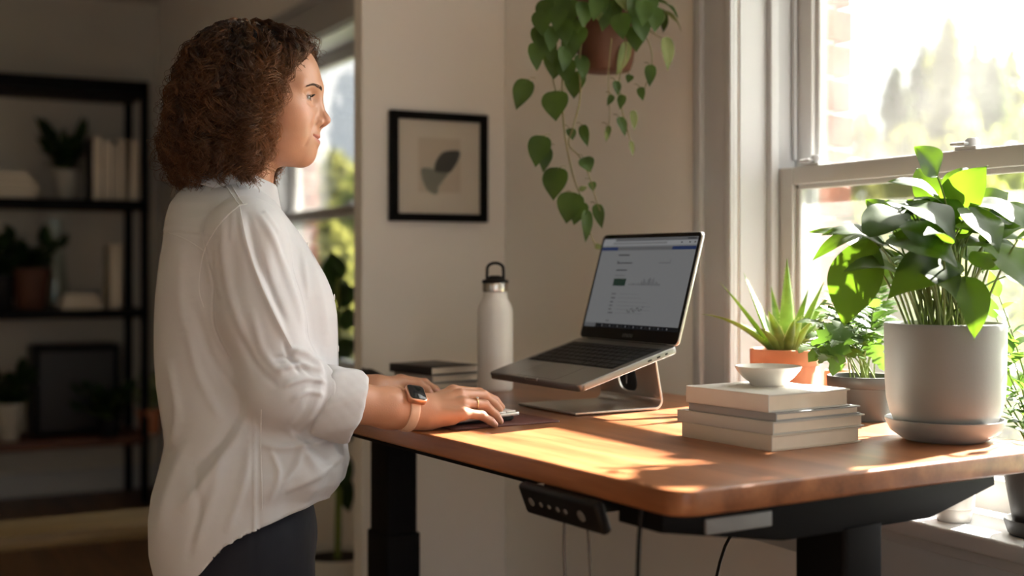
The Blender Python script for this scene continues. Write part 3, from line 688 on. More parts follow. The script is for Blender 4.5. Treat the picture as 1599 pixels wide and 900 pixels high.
p = shp(172, 1, 0.07); t = book((p.x+0.055, SF+0.07, LV[1]+0.0462), 0, 0.345, 0.22, 0.052, dk_[2], 'cream book standing alone on the middle shelf', None); t.rotation_euler = (0, R(-90), 0)
zz = 0; p = shp(2, 2, 0.08)
for k, (dx, w_, h_, mi, lab) in enumerate(((0, 0.19, 0.038, 3, 'beige book at the bottom of the upper shelf pile'), (-0.03, 0.235, 0.034, 0, 'black book second in the upper shelf pile'), (0.0, 0.18, 0.030, 3, 'beige book third in the upper shelf pile'), (-0.03, 0.19, 0.034, 0, 'black book on top of the upper shelf pile'))):
    book((p.x-0.02+dx, p.y, LV[2]+0.0455+zz), 0, w_, 0.2, h_, dk_[mi], lab, 'books piled on the upper shelf'); zz += h_+0.0003
p = shp(97, 1, 0.10); book((p.x, p.y, p.z+0.0005), R(3), 0.21, 0.17, 0.05, dk_[3], 'beige book lying flat on the middle shelf', None); 
book((p.x+0.008, p.y+0.01, p.z+0.0503), R(-2), 0.17, 0.15, 0.028, dk_[2], 'cream book lying on the flat beige book, middle shelf', None)
p = shp(86, 1, 0.33); vz = thing('glass_vase', 'tall clear glass vase at the back of the middle shelf', 'vase', p, 0)
vg, nt, b = new_mat('clear_glass'); b.inputs['Transmission Weight'].default_value = 1.0; b.inputs['Roughness'].default_value = 0.02; b.inputs['Base Color'].default_value = (0.85, 0.92, 0.88, 1); b.inputs['IOR'].default_value = 1.45
mb = MB(); mb.lathe([(0, 0), (0.05, 0), (0.062, 0.02), (0.066, 0.12), (0.05, 0.26), (0.034, 0.36), (0.036, 0.48), (0.032, 0.48), (0.030, 0.36), (0.046, 0.255), (0.062, 0.12), (0.058, 0.022), (0, 0.012)], 32); mb.build('vessel', vg, vz)
bx_ = thing('storage_box', 'large black box with framed lid on the bottom shelf', 'box', shp(52, 0, 0.17), 0)
mb = MB(); w_ = shp(187, 0, 0.17).x - bx_.location.x
mb.box((0, 0, 0), (w_, 0.26, 0.478), bev=0.008, seg=3); mb.build('body', plain('black_lacquer', (0.01, 0.01, 0.011), 0.5, var=0.1), bx_)
mb = MB(); 
for (x0, x1, z0, z1) in ((0, 0.03, 0.0, 0.478), (w_-0.03, w_, 0, 0.478), (0.03, w_-0.03, 0, 0.03), (0.03, w_-0.03, 0.448, 0.478)): mb.box((x0, -0.008, z0), (x1, 0.002, z1), bev=0.002)
mb.build('rim', M['black'], bx_)
# ------------------------------------------------------------------ plants
def lerp(a, b, t): return a + (b-a)*t
SHAPES = {
    'heart': [(0, 0.0), (0.03, 0.55), (0.10, 0.86), (0.22, 1.0), (0.38, 0.97), (0.55, 0.80), (0.72, 0.54), (0.86, 0.27), (0.95, 0.09), (1, 0.0)],
    'oval': [(0, 0.02), (0.06, 0.32), (0.15, 0.62), (0.28, 0.89), (0.42, 1.0), (0.57, 0.95), (0.72, 0.75), (0.86, 0.42), (0.95, 0.16), (1, 0.0)],
    'lance': [(0, 0.03), (0.08, 0.4), (0.2, 0.78), (0.35, 1.0), (0.5, 0.93), (0.68, 0.66), (0.84, 0.33), (0.94, 0.12), (1, 0.0)],
    'round': [(0, 0.05), (0.05, 0.45), (0.14, 0.75), (0.3, 0.97), (0.5, 1.0), (0.7, 0.86), (0.85, 0.6), (0.95, 0.3), (1, 0.0)],
    'lobed': [(0, 0.04), (0.08, 0.5), (0.16, 0.85), (0.22, 0.55), (0.32, 1.0), (0.40, 0.6), (0.52, 0.92), (0.60, 0.5), (0.72, 0.68), (0.80, 0.35), (0.90, 0.35), (1, 0.0)],
}
def fine(prof, k=2):
    out = []
    for i in range(len(prof)-1):
        p0, p1, p2, p3 = prof[max(i-1, 0)], prof[i], prof[i+1], prof[min(i+2, len(prof)-1)]
        for j in range(k):
            t = j/k; out.append((p1[0]+(p2[0]-p1[0])*t, max(0, 0.5*(2*p1[1]+(p2[1]-p0[1])*t+(2*p0[1]-5*p1[1]+4*p2[1]-p3[1])*t*t+(3*p1[1]-p0[1]-3*p2[1]+p3[1])*t**3))))
    return out+[prof[-1]]
FINE = {k: fine(v) for k, v in SHAPES.items() if k != 'lobed'}; FINE['lobed'] = SHAPES['lobed']
def leaf(mb, B, T, N, width, shape='oval', arch=0.12, fold=0.25, mi=0, wav=0.0, rnd=None, nw=6):
    """a leaf blade from its base B to its tip T, facing N; arch bends it along, fold is the V across"""
    B, T, N = Vector(B), Vector(T), Vector(N)
    ax = T-B; L = ax.length
    if L < 1e-6: return
    ax /= L; N = (N-ax*N.dot(ax)); N = N.normalized() if N.length > 1e-5 else ax.orthogonal().normalized()
    S = ax.cross(N)
    prof = (FINE if nw > 4 else SHAPES)[shape]; vs = []; k = len(prof); ph = (rnd.random()*6 if rnd else 0)
    for (t, w_) in prof:
        c = B + ax*(L*t) + N*(arch*L*math.sin(PI*t) )
        if shape == 'heart': c = c - ax*(0.0)
        for j in range(nw+1):
            s_ = (j/nw*2-1); hw = width*0.5*w_
            back = -0.10*L*abs(s_)**1.5*max(0, 1-t/0.25) if shape == 'heart' else 0
            z = fold*abs(s_)*hw - 0.35*fold*s_*s_*hw + wav*width*0.06*math.sin(ph+t*11)*s_*s_*math.copysign(1, s_)
            vs.append(c + S*(s_*hw) + N*z + ax*back)
    fs = []
    for i in range(k-1):
        for j in range(nw): a = i*(nw+1)+j; fs.append((a, a+1, a+nw+2, a+nw+1))
    mb.add(vs, fs, mi)
def bez(p0, p1, p2, n=8):
    p0, p1, p2 = Vector(p0), Vector(p1), Vector(p2)
    return [p0*(1-t)**2 + p1*2*t*(1-t) + p2*t*t for t in [i/n for i in range(n+1)]]
M['leaf_bright'] = leafmat('pothos_leaf', srgb(22, 44, 16), srgb(44, 72, 26), srgb(104, 140, 30), 0.48, 0.30, 12)
M['leaf_dark'] = leafmat('vine_leaf', srgb(40, 62, 26), srgb(74, 98, 44), srgb(110, 140, 50), 0.45, 0.3, 14)
M['leaf_pale'] = leafmat('young_vine_leaf', srgb(96, 112, 66), srgb(140, 150, 98), srgb(150, 160, 90), 0.5, 0.35, 14)
M['leaf_aloe'] = leafmat('aloe_flesh', srgb(76, 104, 50), srgb(132, 156, 82), srgb(170, 190, 80), 0.4, 0.22, 30)
M['leaf_fern'] = leafmat('lobed_leaf', srgb(36, 60, 24), srgb(70, 100, 44), srgb(106, 144, 50), 0.45, 0.32, 16)
M['leaf_deep'] = leafmat('deep_green_leaf', srgb(22, 40, 18), srgb(44, 66, 30), srgb(60, 90, 30), 0.45, 0.2, 14)
M['leaf_varie'] = leafmat('variegated_leaf', srgb(90, 110, 60), srgb(214, 216, 186), srgb(160, 180, 90), 0.5, 0.3, 22)
M['stem'] = plain('green_stem', srgb(112, 128, 60), 0.55, var=0.15, vscale=30)
M['vine'] = plain('vine_stem', srgb(110, 104, 62), 0.6, var=0.2, vscale=30)
CAMB = Vector((-sY, -cY, 0))                           # from the scene towards the eye
CR = Vector((cY, -sY, 0))
def pot(root, prof, mat, soil_r, soil_z, n=64, name='pot'):
    mb = MB(); mb.lathe(prof, n); o = mb.build(name, mat, root)
    mb = MB(); mb.lathe([(0, soil_z+0.004), (soil_r*0.5, soil_z+0.003), (soil_r, soil_z)], 32); mb.build('soil', M['soil'], root); return o
# --- the big pot at the desk corner
C = cw(0.659, 1.95, -DROP)
big = thing('potted_pothos', 'large leafy green pothos in a big grey ceramic pot on the desk corner', 'potted plant', C, 0)
mb = MB(); mb.lathe([(0, 0.0), (0.058, 0.0), (0.064, 0.003), (0.080, 0.014), (0.088, 0.029), (0.0885, 0.033), (0.085, 0.033), (0.075, 0.018), (0.060, 0.010), (0, 0.009)], 64); mb.build('saucer', M['ceramic'], big)
pot(big, [(0, 0.0102), (0.058, 0.0102), (0.064, 0.013), (0.074, 0.026), (0.0815, 0.043), (0.0862, 0.064), (0.0880, 0.09), (0.0893, 0.165), (0.0898, 0.174), (0.0890, 0.1775), (0.0840, 0.1780), (0.0822, 0.174), (0.0815, 0.150), (0, 0.150)], M['ceramic'], 0.081, 0.160)
rng = random.Random(11)
lm, sm = MB(), MB()
def bp(px, py, dz=0.0): return at(px, py, 1.95+dz) - C
SOIL = Vector((0, 0, 0.158))
LV_ = [  # base px, base py, tip px, tip py, depth of base, depth of tip, width, facing (right, up, toward eye)
    (1464, 276, 1428, 229, 0.0, -0.01, 0.052, (0.25, 0.35, 0.9)),
    (1493, 330, 1543, 258, 0.02, -0.01, 0.075, (-0.45, 0.5, 0.75)),
    (1470, 318, 1385, 284, 0.02, 0.0, 0.05, (0.1, 0.9, 0.5)),
    (1412, 330, 1347, 372, 0.0, -0.06, 0.066, (-0.1, 0.75, 0.65)),
    (1420, 322, 1492, 380, -0.03, -0.09, 0.075, (0.25, 0.7, 0.6)),
    (1340, 362, 1266, 410, 0.0, -0.02, 0.028, (0.1, 0.8, 0.5)),
    (1358, 372, 1318, 510, -0.04, -0.06, 0.078, (-0.45, 0.25, 0.85)),
    (1402, 372, 1498, 420, -0.06, -0.13, 0.072, (0.0, 0.75, 0.6)),
    (1530, 318, 1618, 372, 0.0, -0.06, 0.07, (0.3, 0.75, 0.55)),
    (1535, 385, 1625, 475, -0.05, -0.10, 0.078, (0.2, 0.7, 0.65)),
    (1480, 408, 1384, 470, -0.05, -0.11, 0.074, (-0.2, 0.6, 0.7)),
    (1508, 440, 1521, 531, -0.09, -0.115, 0.052, (0.1, 0.25, 0.95)),
    (1455, 330, 1432, 262, 0.05, 0.07, 0.05, (0.0, 0.4, 0.9)),
    (1510, 345, 1575, 300, 0.06, 0.08, 0.06, (0.2, 0.6, 0.7)),
    (1440, 380, 1375, 330, 0.06, 0.09, 0.06, (-0.2, 0.7, 0.6)),
    (1470, 360, 1540, 362, -0.02, -0.08, 0.07, (0.2, 0.85, 0.5)),
    (1500, 400, 1580, 418, 0.03, 0.06, 0.065, (0.1, 0.8, 0.5)),
    (1420, 430, 1348, 455, 0.05, 0.08, 0.06, (-0.1, 0.8, 0.5)),
    (1540, 420, 1600, 395, 0.06, 0.10, 0.06, (0.0, 0.8, 0.5)),
    (1400, 400, 1335, 425, 0.02, -0.02, 0.06, (-0.2, 0.8, 0.5)),
    (1455, 425, 1492, 468, -0.07, -0.12, 0.055, (0.1, 0.7, 0.7)),
    (1425, 345, 1452, 392, -0.05, -0.11, 0.06, (0.0, 0.6, 0.8)),
    (1515, 330, 1560, 395, -0.04, -0.10, 0.062, (0.2, 0.65, 0.7)),
    (1488, 305, 1512, 262, 0.03, 0.05, 0.048, (0.0, 0.5, 0.8)),
    (1395, 355, 1352, 312, 0.03, 0.04, 0.05, (-0.1, 0.7, 0.6)),
    (1560, 350, 1612, 322, 0.03, 0.05, 0.055, (0.1, 0.8, 0.5)),
    (1375, 385, 1322, 372, 0.04, 0.06, 0.042, (0.0, 0.8, 0.6)),
    (1450, 395, 1420, 448, -0.03, -0.06, 0.05, (-0.1, 0.6, 0.8)),
    (1575, 430, 1640, 452, 0.02, 0.04, 0.055, (0.2, 0.7, 0.6)),
]
for i, (bx_, by_, tx_, ty_, d0, d1, w_, f) in enumerate(LV_):
    B, T = bp(bx_, by_, d0), bp(tx_, ty_, d1); N = CR*f[0] + Vector((0, 0, 1))*f[1] + CAMB*f[2]
    leaf(lm, B, T, N, w_*1.04, 'heart' if i % 3 else 'oval', rng.uniform(0.08, 0.18), 0.15, wav=0.5, rnd=rng, nw=8)
    s0 = SOIL + CR*rng.uniform(-0.035, 0.035) + CAMB*rng.uniform(-0.03, 0.03)
    mid = Vector((lerp(s0.x, B.x, 0.35), lerp(s0.y, B.y, 0.35), lerp(s0.z, B.z, 0.75)))
    sm.tube(bez(s0, mid, B, 10), [0.0024-0.0011*k/10 for k in range(11)], 7)
for k in range(30):                                     # the leaves behind, filling the crown
    a = rng.uniform(0, 2*PI); el_ = rng.uniform(0.1, 1.2); rr_ = rng.uniform(0.6, 1.0)
    c0 = bp(1465, 385) + CR*(0.115*rr_*math.cos(a)*math.cos(el_)) - CAMB*(0.085*rr_*abs(math.sin(a))*math.cos(el_)-0.02) + Vector((0, 0, 0.085*rr_*math.sin(el_)))
    out = (c0-bp(1465, 400)).normalized(); T = c0 + out*rng.uniform(0.03, 0.055) + Vector((0, 0, -0.03)) + CR*rng.uniform(-0.02, 0.02); B = c0 - out*0.02
    leaf(lm, B, T, out*0.6+Vector((0, 0, 0.7))+CAMB*0.4, rng.uniform(0.045, 0.066), 'heart' if k % 2 else 'oval', 0.14, 0.22, wav=0.5, rnd=rng)
    s0 = SOIL + CR*rng.uniform(-0.035, 0.035) + CAMB*rng.uniform(-0.03, 0.03); sm.tube(bez(s0, Vector((lerp(s0.x, B.x, 0.35), lerp(s0.y, B.y, 0.35), lerp(s0.z, B.z, 0.75))), B, 8), 0.0017, 6)
for k in range(14):                                     # thin bare stems in the middle
    s0 = SOIL + CR*rng.uniform(-0.05, 0.05) + CAMB*rng.uniform(-0.03, 0.045); e_ = s0 + Vector((s0.x*1.3, s0.y*1.3, rng.uniform(0.09, 0.15)))
    sm.tube(bez(s0, s0*0.6+e_*0.4+Vector((0, 0, 0.03)), e_, 6), [0.0022, 0.0021, 0.002, 0.0019, 0.0018, 0.0016, 0.0013], 6)
    leaf(lm, e_, e_+Vector((s0.x*1.5+rng.uniform(-0.02, 0.02), s0.y*1.2, rng.uniform(-0.01, 0.03)))+CR*rng.choice((-0.03, 0.03)), Vector((0, 0, 1))+CAMB*0.6, rng.uniform(0.035, 0.05), 'heart', 0.15, 0.2, wav=0.4, rnd=rng)
lm.build('foliage', M['leaf_bright'], big, ang=80); sm.build('stems', M['stem'], big)
# --- aloe
C = cw(0.508, 2.38, -DROP)
al = thing('potted_aloe', 'spiky aloe in a terracotta pot behind the book stack', 'potted plant', C, 0)
pot(al, [(0, 0), (0.042, 0), (0.044, 0.003), (0.0555, 0.078), (0.0560, 0.080), (0.0640, 0.081), (0.0648, 0.083), (0.0655, 0.108), (0.0645, 0.1105), (0.0590, 0.111), (0.0570, 0.108), (0.0555, 0.092), (0, 0.092)], M['terracotta'], 0.055, 0.101)
am = MB(); tm = MB()
def bpa(px, py, dz=0.0): return at(px, py, 2.38+dz) - C
def aloe_leaf(B, T, bend, w0):
    pts = bez(B, (B+T)/2 + bend, T, 14); up = Vector((0, 0, 1)); n = 10; vs = []; fs = []
    for i, p in enumerate(pts):
        t = i/14; tg = (pts[min(i+1, 14)]-pts[max(i-1, 0)]).normalized()
        out = Vector((T.x-B.x, T.y-B.y, 0)); out = out.normalized() if out.length > 0.004 else CAMB
        nn = (up*out.dot(tg)*-1 + out*tg.z); nn = (nn - tg*nn.dot(tg)); nn = nn.normalized() if nn.length > 1e-4 else tg.orthogonal().normalized()
        sd = tg.cross(nn); w = w0*(1-t**1.5)*(0.85+0.3*t*(1-t)*2)*0.5 + 0.0006; th_ = w*0.55
        for k in range(n):
            a = 2*PI*k/n; x = math.cos(a); y_ = math.sin(a)
            yy = (y_*th_ if y_ > 0 else y_*th_*0.25) - (0.25*th_*(1-x*x) if y_ < 0 else 0)*(-1)
            vs.append(p + sd*(x*w) + nn*(yy + 0.35*th_*x*x*-1))
        if 1 < i < 13:
            for s_ in (-1, 1):
                for dt in (0, 0.5):
                    q = p.lerp(pts[i+1], dt) + sd*(s_*w*(1.0-0.05*dt)) - nn*0.35*th_
                    b0 = len(tm.v); h_ = 0.0026
                    tm.add([q-tg*0.0012, q+tg*0.0012, q+nn*0.0006, q+sd*(s_*h_)+tg*0.001], [(0, 1, 3), (1, 2, 3), (2, 0, 3), (0, 2, 1)])
    for i in range(14):
        for k in range(n): k2 = (k+1) % n; fs.append((i*n+k, i*n+k2, (i+1)*n+k2, (i+1)*n+k))
    fs.append(list(range(n))[::-1]); am.add(vs, fs)
b0 = Vector((0, 0, 0.099))
for (tx_, ty_, dz, w_, bend) in ((1095, 491, -0.02, 0.019, (0, 0, 0.035)), (1124, 441, 0.02, 0.022, (0, 0, 0.012)), (1161, 426, 0.05, 0.024, (0, 0, 0.0)), (1229, 404, -0.01, 0.025, (0, 0, 0)), (1287, 440, 0.03, 0.024, (0, 0, 0.0)),
        (1238, 470, 0.08, 0.018, (0, 0, 0)), (1303, 452, 0.08, 0.020, (0, 0, 0.01)), (1306, 478, 0.02, 0.020, (0, 0, 0.015)), (1296, 505, -0.03, 0.018, (0, 0, 0.02)), (1200, 486, -0.07, 0.020, (0, 0, 0.012)), (1252, 492, -0.07, 0.020, (0, 0, 0.012)), (1180, 470, 0.08, 0.018, (0, 0, 0.0)), (1216, 505, -0.05, 0.014, (0, 0, 0.0)), (1150, 505, 0.06, 0.016, (0, 0, 0.02)), (1262, 452, 0.06, 0.018, (0, 0, 0)), (1204, 448, 0.07, 0.017, (0, 0, 0)), (1272, 500, -0.06, 0.018, (0, 0, 0.015)), (1185, 512, -0.06, 0.017, (0, 0, 0.015)), (1240, 500, -0.08, 0.016, (0, 0, 0.01))):
    T = bpa(tx_, ty_, dz); out = Vector((T.x, T.y, 0)); out = out.normalized()*0.014 if out.length > 0.01 else Vector((0, 0, 0))
    aloe_leaf(b0+out, T, Vector(bend), w_*1.4)
am.build('leaves', M['leaf_aloe'], al, ang=70); tm.build('spines', plain('pale_spine', srgb(190, 196, 140), 0.5), al, smooth=False)
# --- lobed bushy plant in the charcoal pot
C = cw(0.606, 2.205, -DROP)
fe = thing('potted_fern', 'bushy plant with lobed leaves in a charcoal pot, between aloe and big pot', 'potted plant', C, 0)
pot(fe, [(0, 0), (0.046, 0), (0.048, 0.003), (0.056, 0.056), (0.0605, 0.057), (0.062, 0.059), (0.063, 0.074), (0.062, 0.076), (0.056, 0.076), (0.055, 0.062), (0, 0.062)], M['charcoal'], 0.055, 0.066)
rng = random.Random(5); lm, sm = MB(), MB()
def bpf(px, py, dz=0.0): return at(px, py, 2.205+dz) - C
tips = [(1262, 545, -0.10), (1268, 505, 0.0), (1300, 470, 0.05), (1340, 462, 0.06), (1290, 560, -0.12), (1320, 500, -0.02), (1365, 480, -0.06), (1385, 500, 0.04), (1330, 440, 0.1), (1290, 490, 0.08), (1345, 530, -0.08), (1375, 455, 0.08), (1400, 520, 0.0), (1280, 525, -0.05), (1310, 535, -0.1), (1325, 478, 0.02), (1368, 520, -0.09), (1300, 515, -0.04)]
for (tx_, ty_, dz) in tips:
    T = bpf(tx_, ty_, dz); s0 = Vector((rng.uniform(-0.02, 0.02), rng.uniform(-0.02, 0.02), 0.064))
    mid = (s0*0.5+T*0.5) + Vector((0, 0, 0.06)); P = bez(s0, mid, T, 12); sm.tube(P, [0.0016-0.0009*k/12 for k in range(13)], 6)
    for k in range(4, 12):
        tg = (P[k+1]-P[k-1]).normalized(); sd = tg.cross(Vector((0, 0, 1))).normalized(); L = 0.046*(1-0.55*abs(k-7)/5)
        for s_ in (-1, 1):
            leaf(lm, P[k], P[k] + sd*(s_*L*0.85) + tg*L*0.5 - Vector((0, 0, rng.uniform(0.0, 0.014))), Vector((0, 0, 1))+CAMB*rng.uniform(0.2, 0.7), L*0.46, 'lobed', 0.08, 0.15, nw=4)
    leaf(lm, P[11], T + (P[12]-P[10]).normalized()*0.028, Vector((0, 0, 1))+CAMB*0.4, 0.026, 'lobed', 0.1, 0.15, nw=4)
for (bx_, by_, tx_, ty_, dz, w_) in ((1325, 508, 1262, 566, -0.09, 0.058), (1318, 512, 1300, 588, -0.12, 0.050), (1350, 520, 1382, 580, -0.08, 0.04)):
    B, T = bpf(bx_, by_, dz*0.7), bpf(tx_, ty_, dz); leaf(lm, B, T, CAMB+Vector((0, 0, 0.5))-CR*0.3, w_, 'lobed', 0.12, 0.2); sm.tube(bez(Vector((0, 0, 0.064)), B*0.5+Vector((0, 0, 0.09)), B, 8), 0.0012, 6)
lm.build('foliage', M['leaf_fern'], fe, ang=80); sm.build('stems', M['stem'], fe)
# --- little pink pot behind
C = cw(0.603, 2.365, -DROP); pk = thing('small_pot', 'small pale pink clay pot with a sprout, behind the aloe', 'pot', C, 0)
M['pink'] = plain('pale_pink_clay', srgb(206, 164, 140), 0.75, var=0.08, vscale=30)
pot(pk, [(0, 0), (0.020, 0), (0.0245, 0.012), (0.027, 0.035), (0.026, 0.068), (0.0245, 0.072), (0.022, 0.071), (0.022, 0.062), (0, 0.062)], M['pink'], 0.022, 0.0635, 40)
lm = MB()
for k in range(7):
    a = k*0.9; leaf(lm, (0, 0, 0.064), (0.02*math.cos(a), 0.02*math.sin(a), 0.085+0.006*(k % 3)), (-math.cos(a)*0.5, -math.sin(a)*0.5, 1), 0.012, 'oval', 0.1, 0.2)
lm.build('foliage', M['leaf_fern'], pk, ang=80)
# --- hanging vine
HZ = 2.72
C = at(946, 112, HZ)
hg = thing('hanging_vine', 'trailing vine in a brown pot hung in the corner above the laptop', 'hanging plant', C, 0)
pot(hg, [(0, 0), (0.048, 0), (0.052, 0.003), (0.058, 0.02), (0.073, 0.115), (0.080, 0.117), (0.082, 0.12), (0.083, 0.142), (0.081, 0.145), (0.074, 0.145), (0.072, 0.125), (0, 0.125)], M['terracotta_dark'], 0.072, 0.133, 48)
hl = MB()
for k in range(3):
    a = 2*PI*k/3+0.4; hl.tube([(0.079*math.cos(a), 0.079*math.sin(a), 0.14), (0.05*math.cos(a), 0.05*math.sin(a), 0.42), (0, 0, 0.70), (0, 0, ZC-C.z-0.012)], 0.0016, 6)
hl.lathe([(0.02, ZC-C.z-0.014), (0.02, ZC-C.z), (0, ZC-C.z)], 16)
hl.build('hanger', M['vine'], hg)
rng = random.Random(21); ld, lp, sm = MB(), MB(), MB()
def bh(px, py, dz=0.0): return at(px, py, HZ+dz) - C
def vine(P, r0=0.0021, r1=0.001):
    Q = []
    for i in range(len(P)-1):
        p0, p1, p2, p3 = [Vector(P[j]) for j in (max(i-1, 0), i, i+1, min(i+2, len(P)-1))]
        for k in range(6):
            t = k/6; Q.append(0.5*((2*p1) + (p2-p0)*t + (2*p0-5*p1+4*p2-p3)*t*t + (3*p1-p0-3*p2+p3)*t**3))
    Q.append(Vector(P[-1])); n = len(Q); sm.tube(Q, [lerp(r0, r1, k/n) for k in range(n)], 6)
vine([bh(905, 40, -0.05), bh(885, 70, -0.1), bh(878, 130, -0.1), bh(880, 195, -0.1), bh(888, 245, -0.1), bh(898, 285, -0.1), bh(910, 315, -0.1), bh(918, 355, -0.1), bh(930, 384, -0.09)])
vine([bh(915, 30, -0.06), bh(905, 90, -0.1), bh(906, 150, -0.11), bh(896, 195, -0.1), bh(888, 225, -0.1), bh(905, 245, -0.11), bh(920, 275, -0.11), bh(930, 310, -0.11), bh(938, 330, -0.11)])
vine([bh(900, 30, -0.05), bh(868, 50, -0.09), bh(862, 110, -0.09), bh(870, 150, -0.09)])
vine([bh(970, 40, -0.05), bh(978, 80, -0.1), bh(966, 130, -0.1), bh(972, 175, -0.1), bh(985, 222, -0.1)])
vine([bh(985, 40, -0.05), bh(1010, 60, -0.08), bh(1018, 100, -0.08), bh(1002, 150, -0.08)], 0.0016, 0.0008)
vine([bh(990, 30, 0), bh(1025, 55, 0), bh(1044, 62, 0)], 0.0014, 0.0008)
vine([bh(955, 60, -0.1), bh(950, 120, -0.1), bh(952, 180, -0.1), bh(948, 208, -0.1)], 0.0013, 0.0007)
LV_ = [(836, 70, 838, 112, 24), (872, 82, 864, 125, 38), (822, 128, 806, 172, 30), (868, 146, 868, 190, 40), (900, 115, 896, 155, 32), (846, 216, 836, 262, 34), (852, 232, 848, 270, 22), (870, 266, 864, 314, 38), (895, 305, 884, 350, 40), (908, 318, 896, 352, 28),
       (916, 332, 914, 380, 17), (932, 322, 940, 358, 17), (910, 198, 918, 230, 15), (912, 248, 922, 270, 24), (890, 202, 894, 220, 16), (924, 285, 926, 300, 12), (1016, 104, 1014, 136, 17), (962, 128, 964, 150, 13), (972, 150, 968, 172, 13), (968, 185, 976, 214, 15), (1000, 138, 1004, 158, 12), (984, 118, 980, 130, 12), (956, 150, 948, 166, 10), (950, 198, 950, 216, 8)]
for (bx_, by_, tx_, ty_, w_) in LV_:
    d0 = -0.1+rng.uniform(-0.02, 0.02); B, T = bh(bx_, by_, d0), bh(tx_, ty_, d0-0.005)
    leaf(ld, B, T, CAMB+Vector((0, 0, 0.35))+CR*rng.uniform(-0.3, 0.3), w_*HZ/FPX*1.05, 'heart', 0.10, 0.2, wav=0.3, rnd=rng)
    sp = bh(bx_+(14 if bx_ < 885 else -10), by_-6, d0+0.01); sm.tube(bez(sp, (sp+B)/2+Vector((0, 0, 0.008)), B, 5), 0.0008, 5)
for (bx_, by_, tx_, ty_, w_) in ((1040, 62, 1042, 112, 20), (985, 222, 988, 245, 8), (988, 175, 990, 205, 12), (948, 205, 946, 222, 8), (930, 384, 942, 388, 8), (905, 296, 918, 292, 8), (978, 70, 962, 120, 18)):
    B, T = bh(bx_, by_, -0.05), bh(tx_, ty_, -0.05); leaf(lp, B, T, CAMB+CR*0.3, w_*HZ/FPX*1.1, 'heart', 0.1, 0.2)
for k in range(86):                                     # the thick mat of leaves over the rim
    a = rng.uniform(0, 2*PI); rr = rng.uniform(0.02, 0.13); z = 0.15 + rng.uniform(-0.02, 0.10) - max(0, rr-0.08)*1.2
    B = Vector((rr*math.cos(a), rr*math.sin(a), z)); out = Vector((math.cos(a), math.sin(a), 0)); L = rng.uniform(0.035, 0.06)
    leaf(ld if rng.random() < 0.8 else lp, B, B + out*L*rng.uniform(0.1, 0.8) + Vector((rng.uniform(-0.01, 0.01), rng.uniform(-0.01, 0.01), -L*rng.uniform(0.2, 1.0))), out*0.8+Vector((0, 0, 0.8)), L*rng.uniform(0.6, 0.85), 'heart', 0.12, 0.2, wav=0.3, rnd=rng, nw=4)
    sm.tube(bez(Vector((0.4*B.x, 0.4*B.y, 0.135)), Vector((B.x*0.8, B.y*0.8, z+0.03)), B, 5), 0.0009, 5)
for (px, py) in ((855, 18), (845, 35), (872, 28), (862, 60), (880, 50), (842, 60), (890, 20), (890, 75), (875, 12), (858, 80), (903, 60), (1004, 20), (1018, 30), (1000, 45), (985, 15), (1012, 8), (960, 20), (930, 12), (945, 28), (915, 22), (968, 40), (992, 60), (905, 105), (885, 112), (880, 92)):
    d0 = rng.uniform(-0.13, -0.08); B = bh(px+rng.uniform(-4, 4), py-16, d0); T = bh(px+rng.uniform(-6, 6), py+22, d0-0.01)
    leaf(ld, B, T, CAMB+Vector((0, 0, 0.5))+CR*rng.uniform(-0.5, 0.5), rng.uniform(24, 34)*HZ/FPX, 'heart', 0.1, 0.2, wav=0.3, rnd=rng, nw=4)
ld.build('foliage', M['leaf_dark'], hg, ang=80); lp.build('young_leaves', M['leaf_pale'], hg, ang=80)['label'] = 'pale young leaves'
sm.build('stems', M['vine'], hg)
# --- plants on the sill
def bushy(root, z0, tips, mat, w_, L, shape='oval', seed=1, nleaf=7, stem_r=0.0018):
    rng = random.Random(seed); lm, sm = MB(), MB()
    for T in tips:
        T = Vector(T); s0 = Vector((rng.uniform(-0.2, 0.2)*0.06, rng.uniform(-0.2, 0.2)*0.06, z0)); P = bez(s0, Vector((T.x*0.3, T.y*0.3, T.z*0.7)), T, 12)
        sm.tube(P, [stem_r*(1-0.6*k/12) for k in range(13)], 6)
        for q in range(nleaf):
            k = min(12, 3 + int(9*(q+0.5)/nleaf)); a = q*2.4+rng.uniform(-0.4, 0.4); out = Vector((math.cos(a), math.sin(a), rng.uniform(-0.1, 0.7))).normalized(); l_ = L*rng.uniform(0.7, 1.15)
            leaf(lm, P[k], P[k]+out*l_, Vector((0, 0, 1))-out*0.3+CAMB*0.2, w_*l_/L, shape, 0.12, 0.2, wav=0.3, rnd=rng, nw=4)
        tg = (P[12]-P[10]).normalized(); leaf(lm, P[12], P[12]+tg*L, tg.orthogonal(), w_, shape, 0.1, 0.2, nw=4)
    lm.build('foliage', mat, root, ang=80); sm.build('stems', M['stem'], root)
SZ = WINS[1][2]
C = cw(0.8307, 2.02, SZ-EYE); sp_ = thing('sill_plant', 'leafy plant in a dark grey pot and saucer on the sunlit window sill', 'potted plant', C, 0)
mb = MB(); mb.lathe([(0, 0), (0.040, 0), (0.046, 0.004), (0.052, 0.022), (0.0525, 0.026), (0.050, 0.026), (0.044, 0.010), (0, 0.008)], 40); mb.build('saucer', M['charcoal'], sp_)
pot(sp_, [(0, 0.0085), (0.034, 0.0085), (0.037, 0.012), (0.044, 0.05), (0.053, 0.10), (0.0575, 0.128), (0.056, 0.131), (0.052, 0.130), (0.050, 0.115), (0, 0.115)], M['charcoal'], 0.05, 0.12, 48)
tips = []
rng = random.Random(3)
for k in range(9):
    a = k*0.7; tips.append((rng.uniform(-0.045, 0.012), rng.uniform(-0.1, 0.13), rng.uniform(0.22, 0.40)))
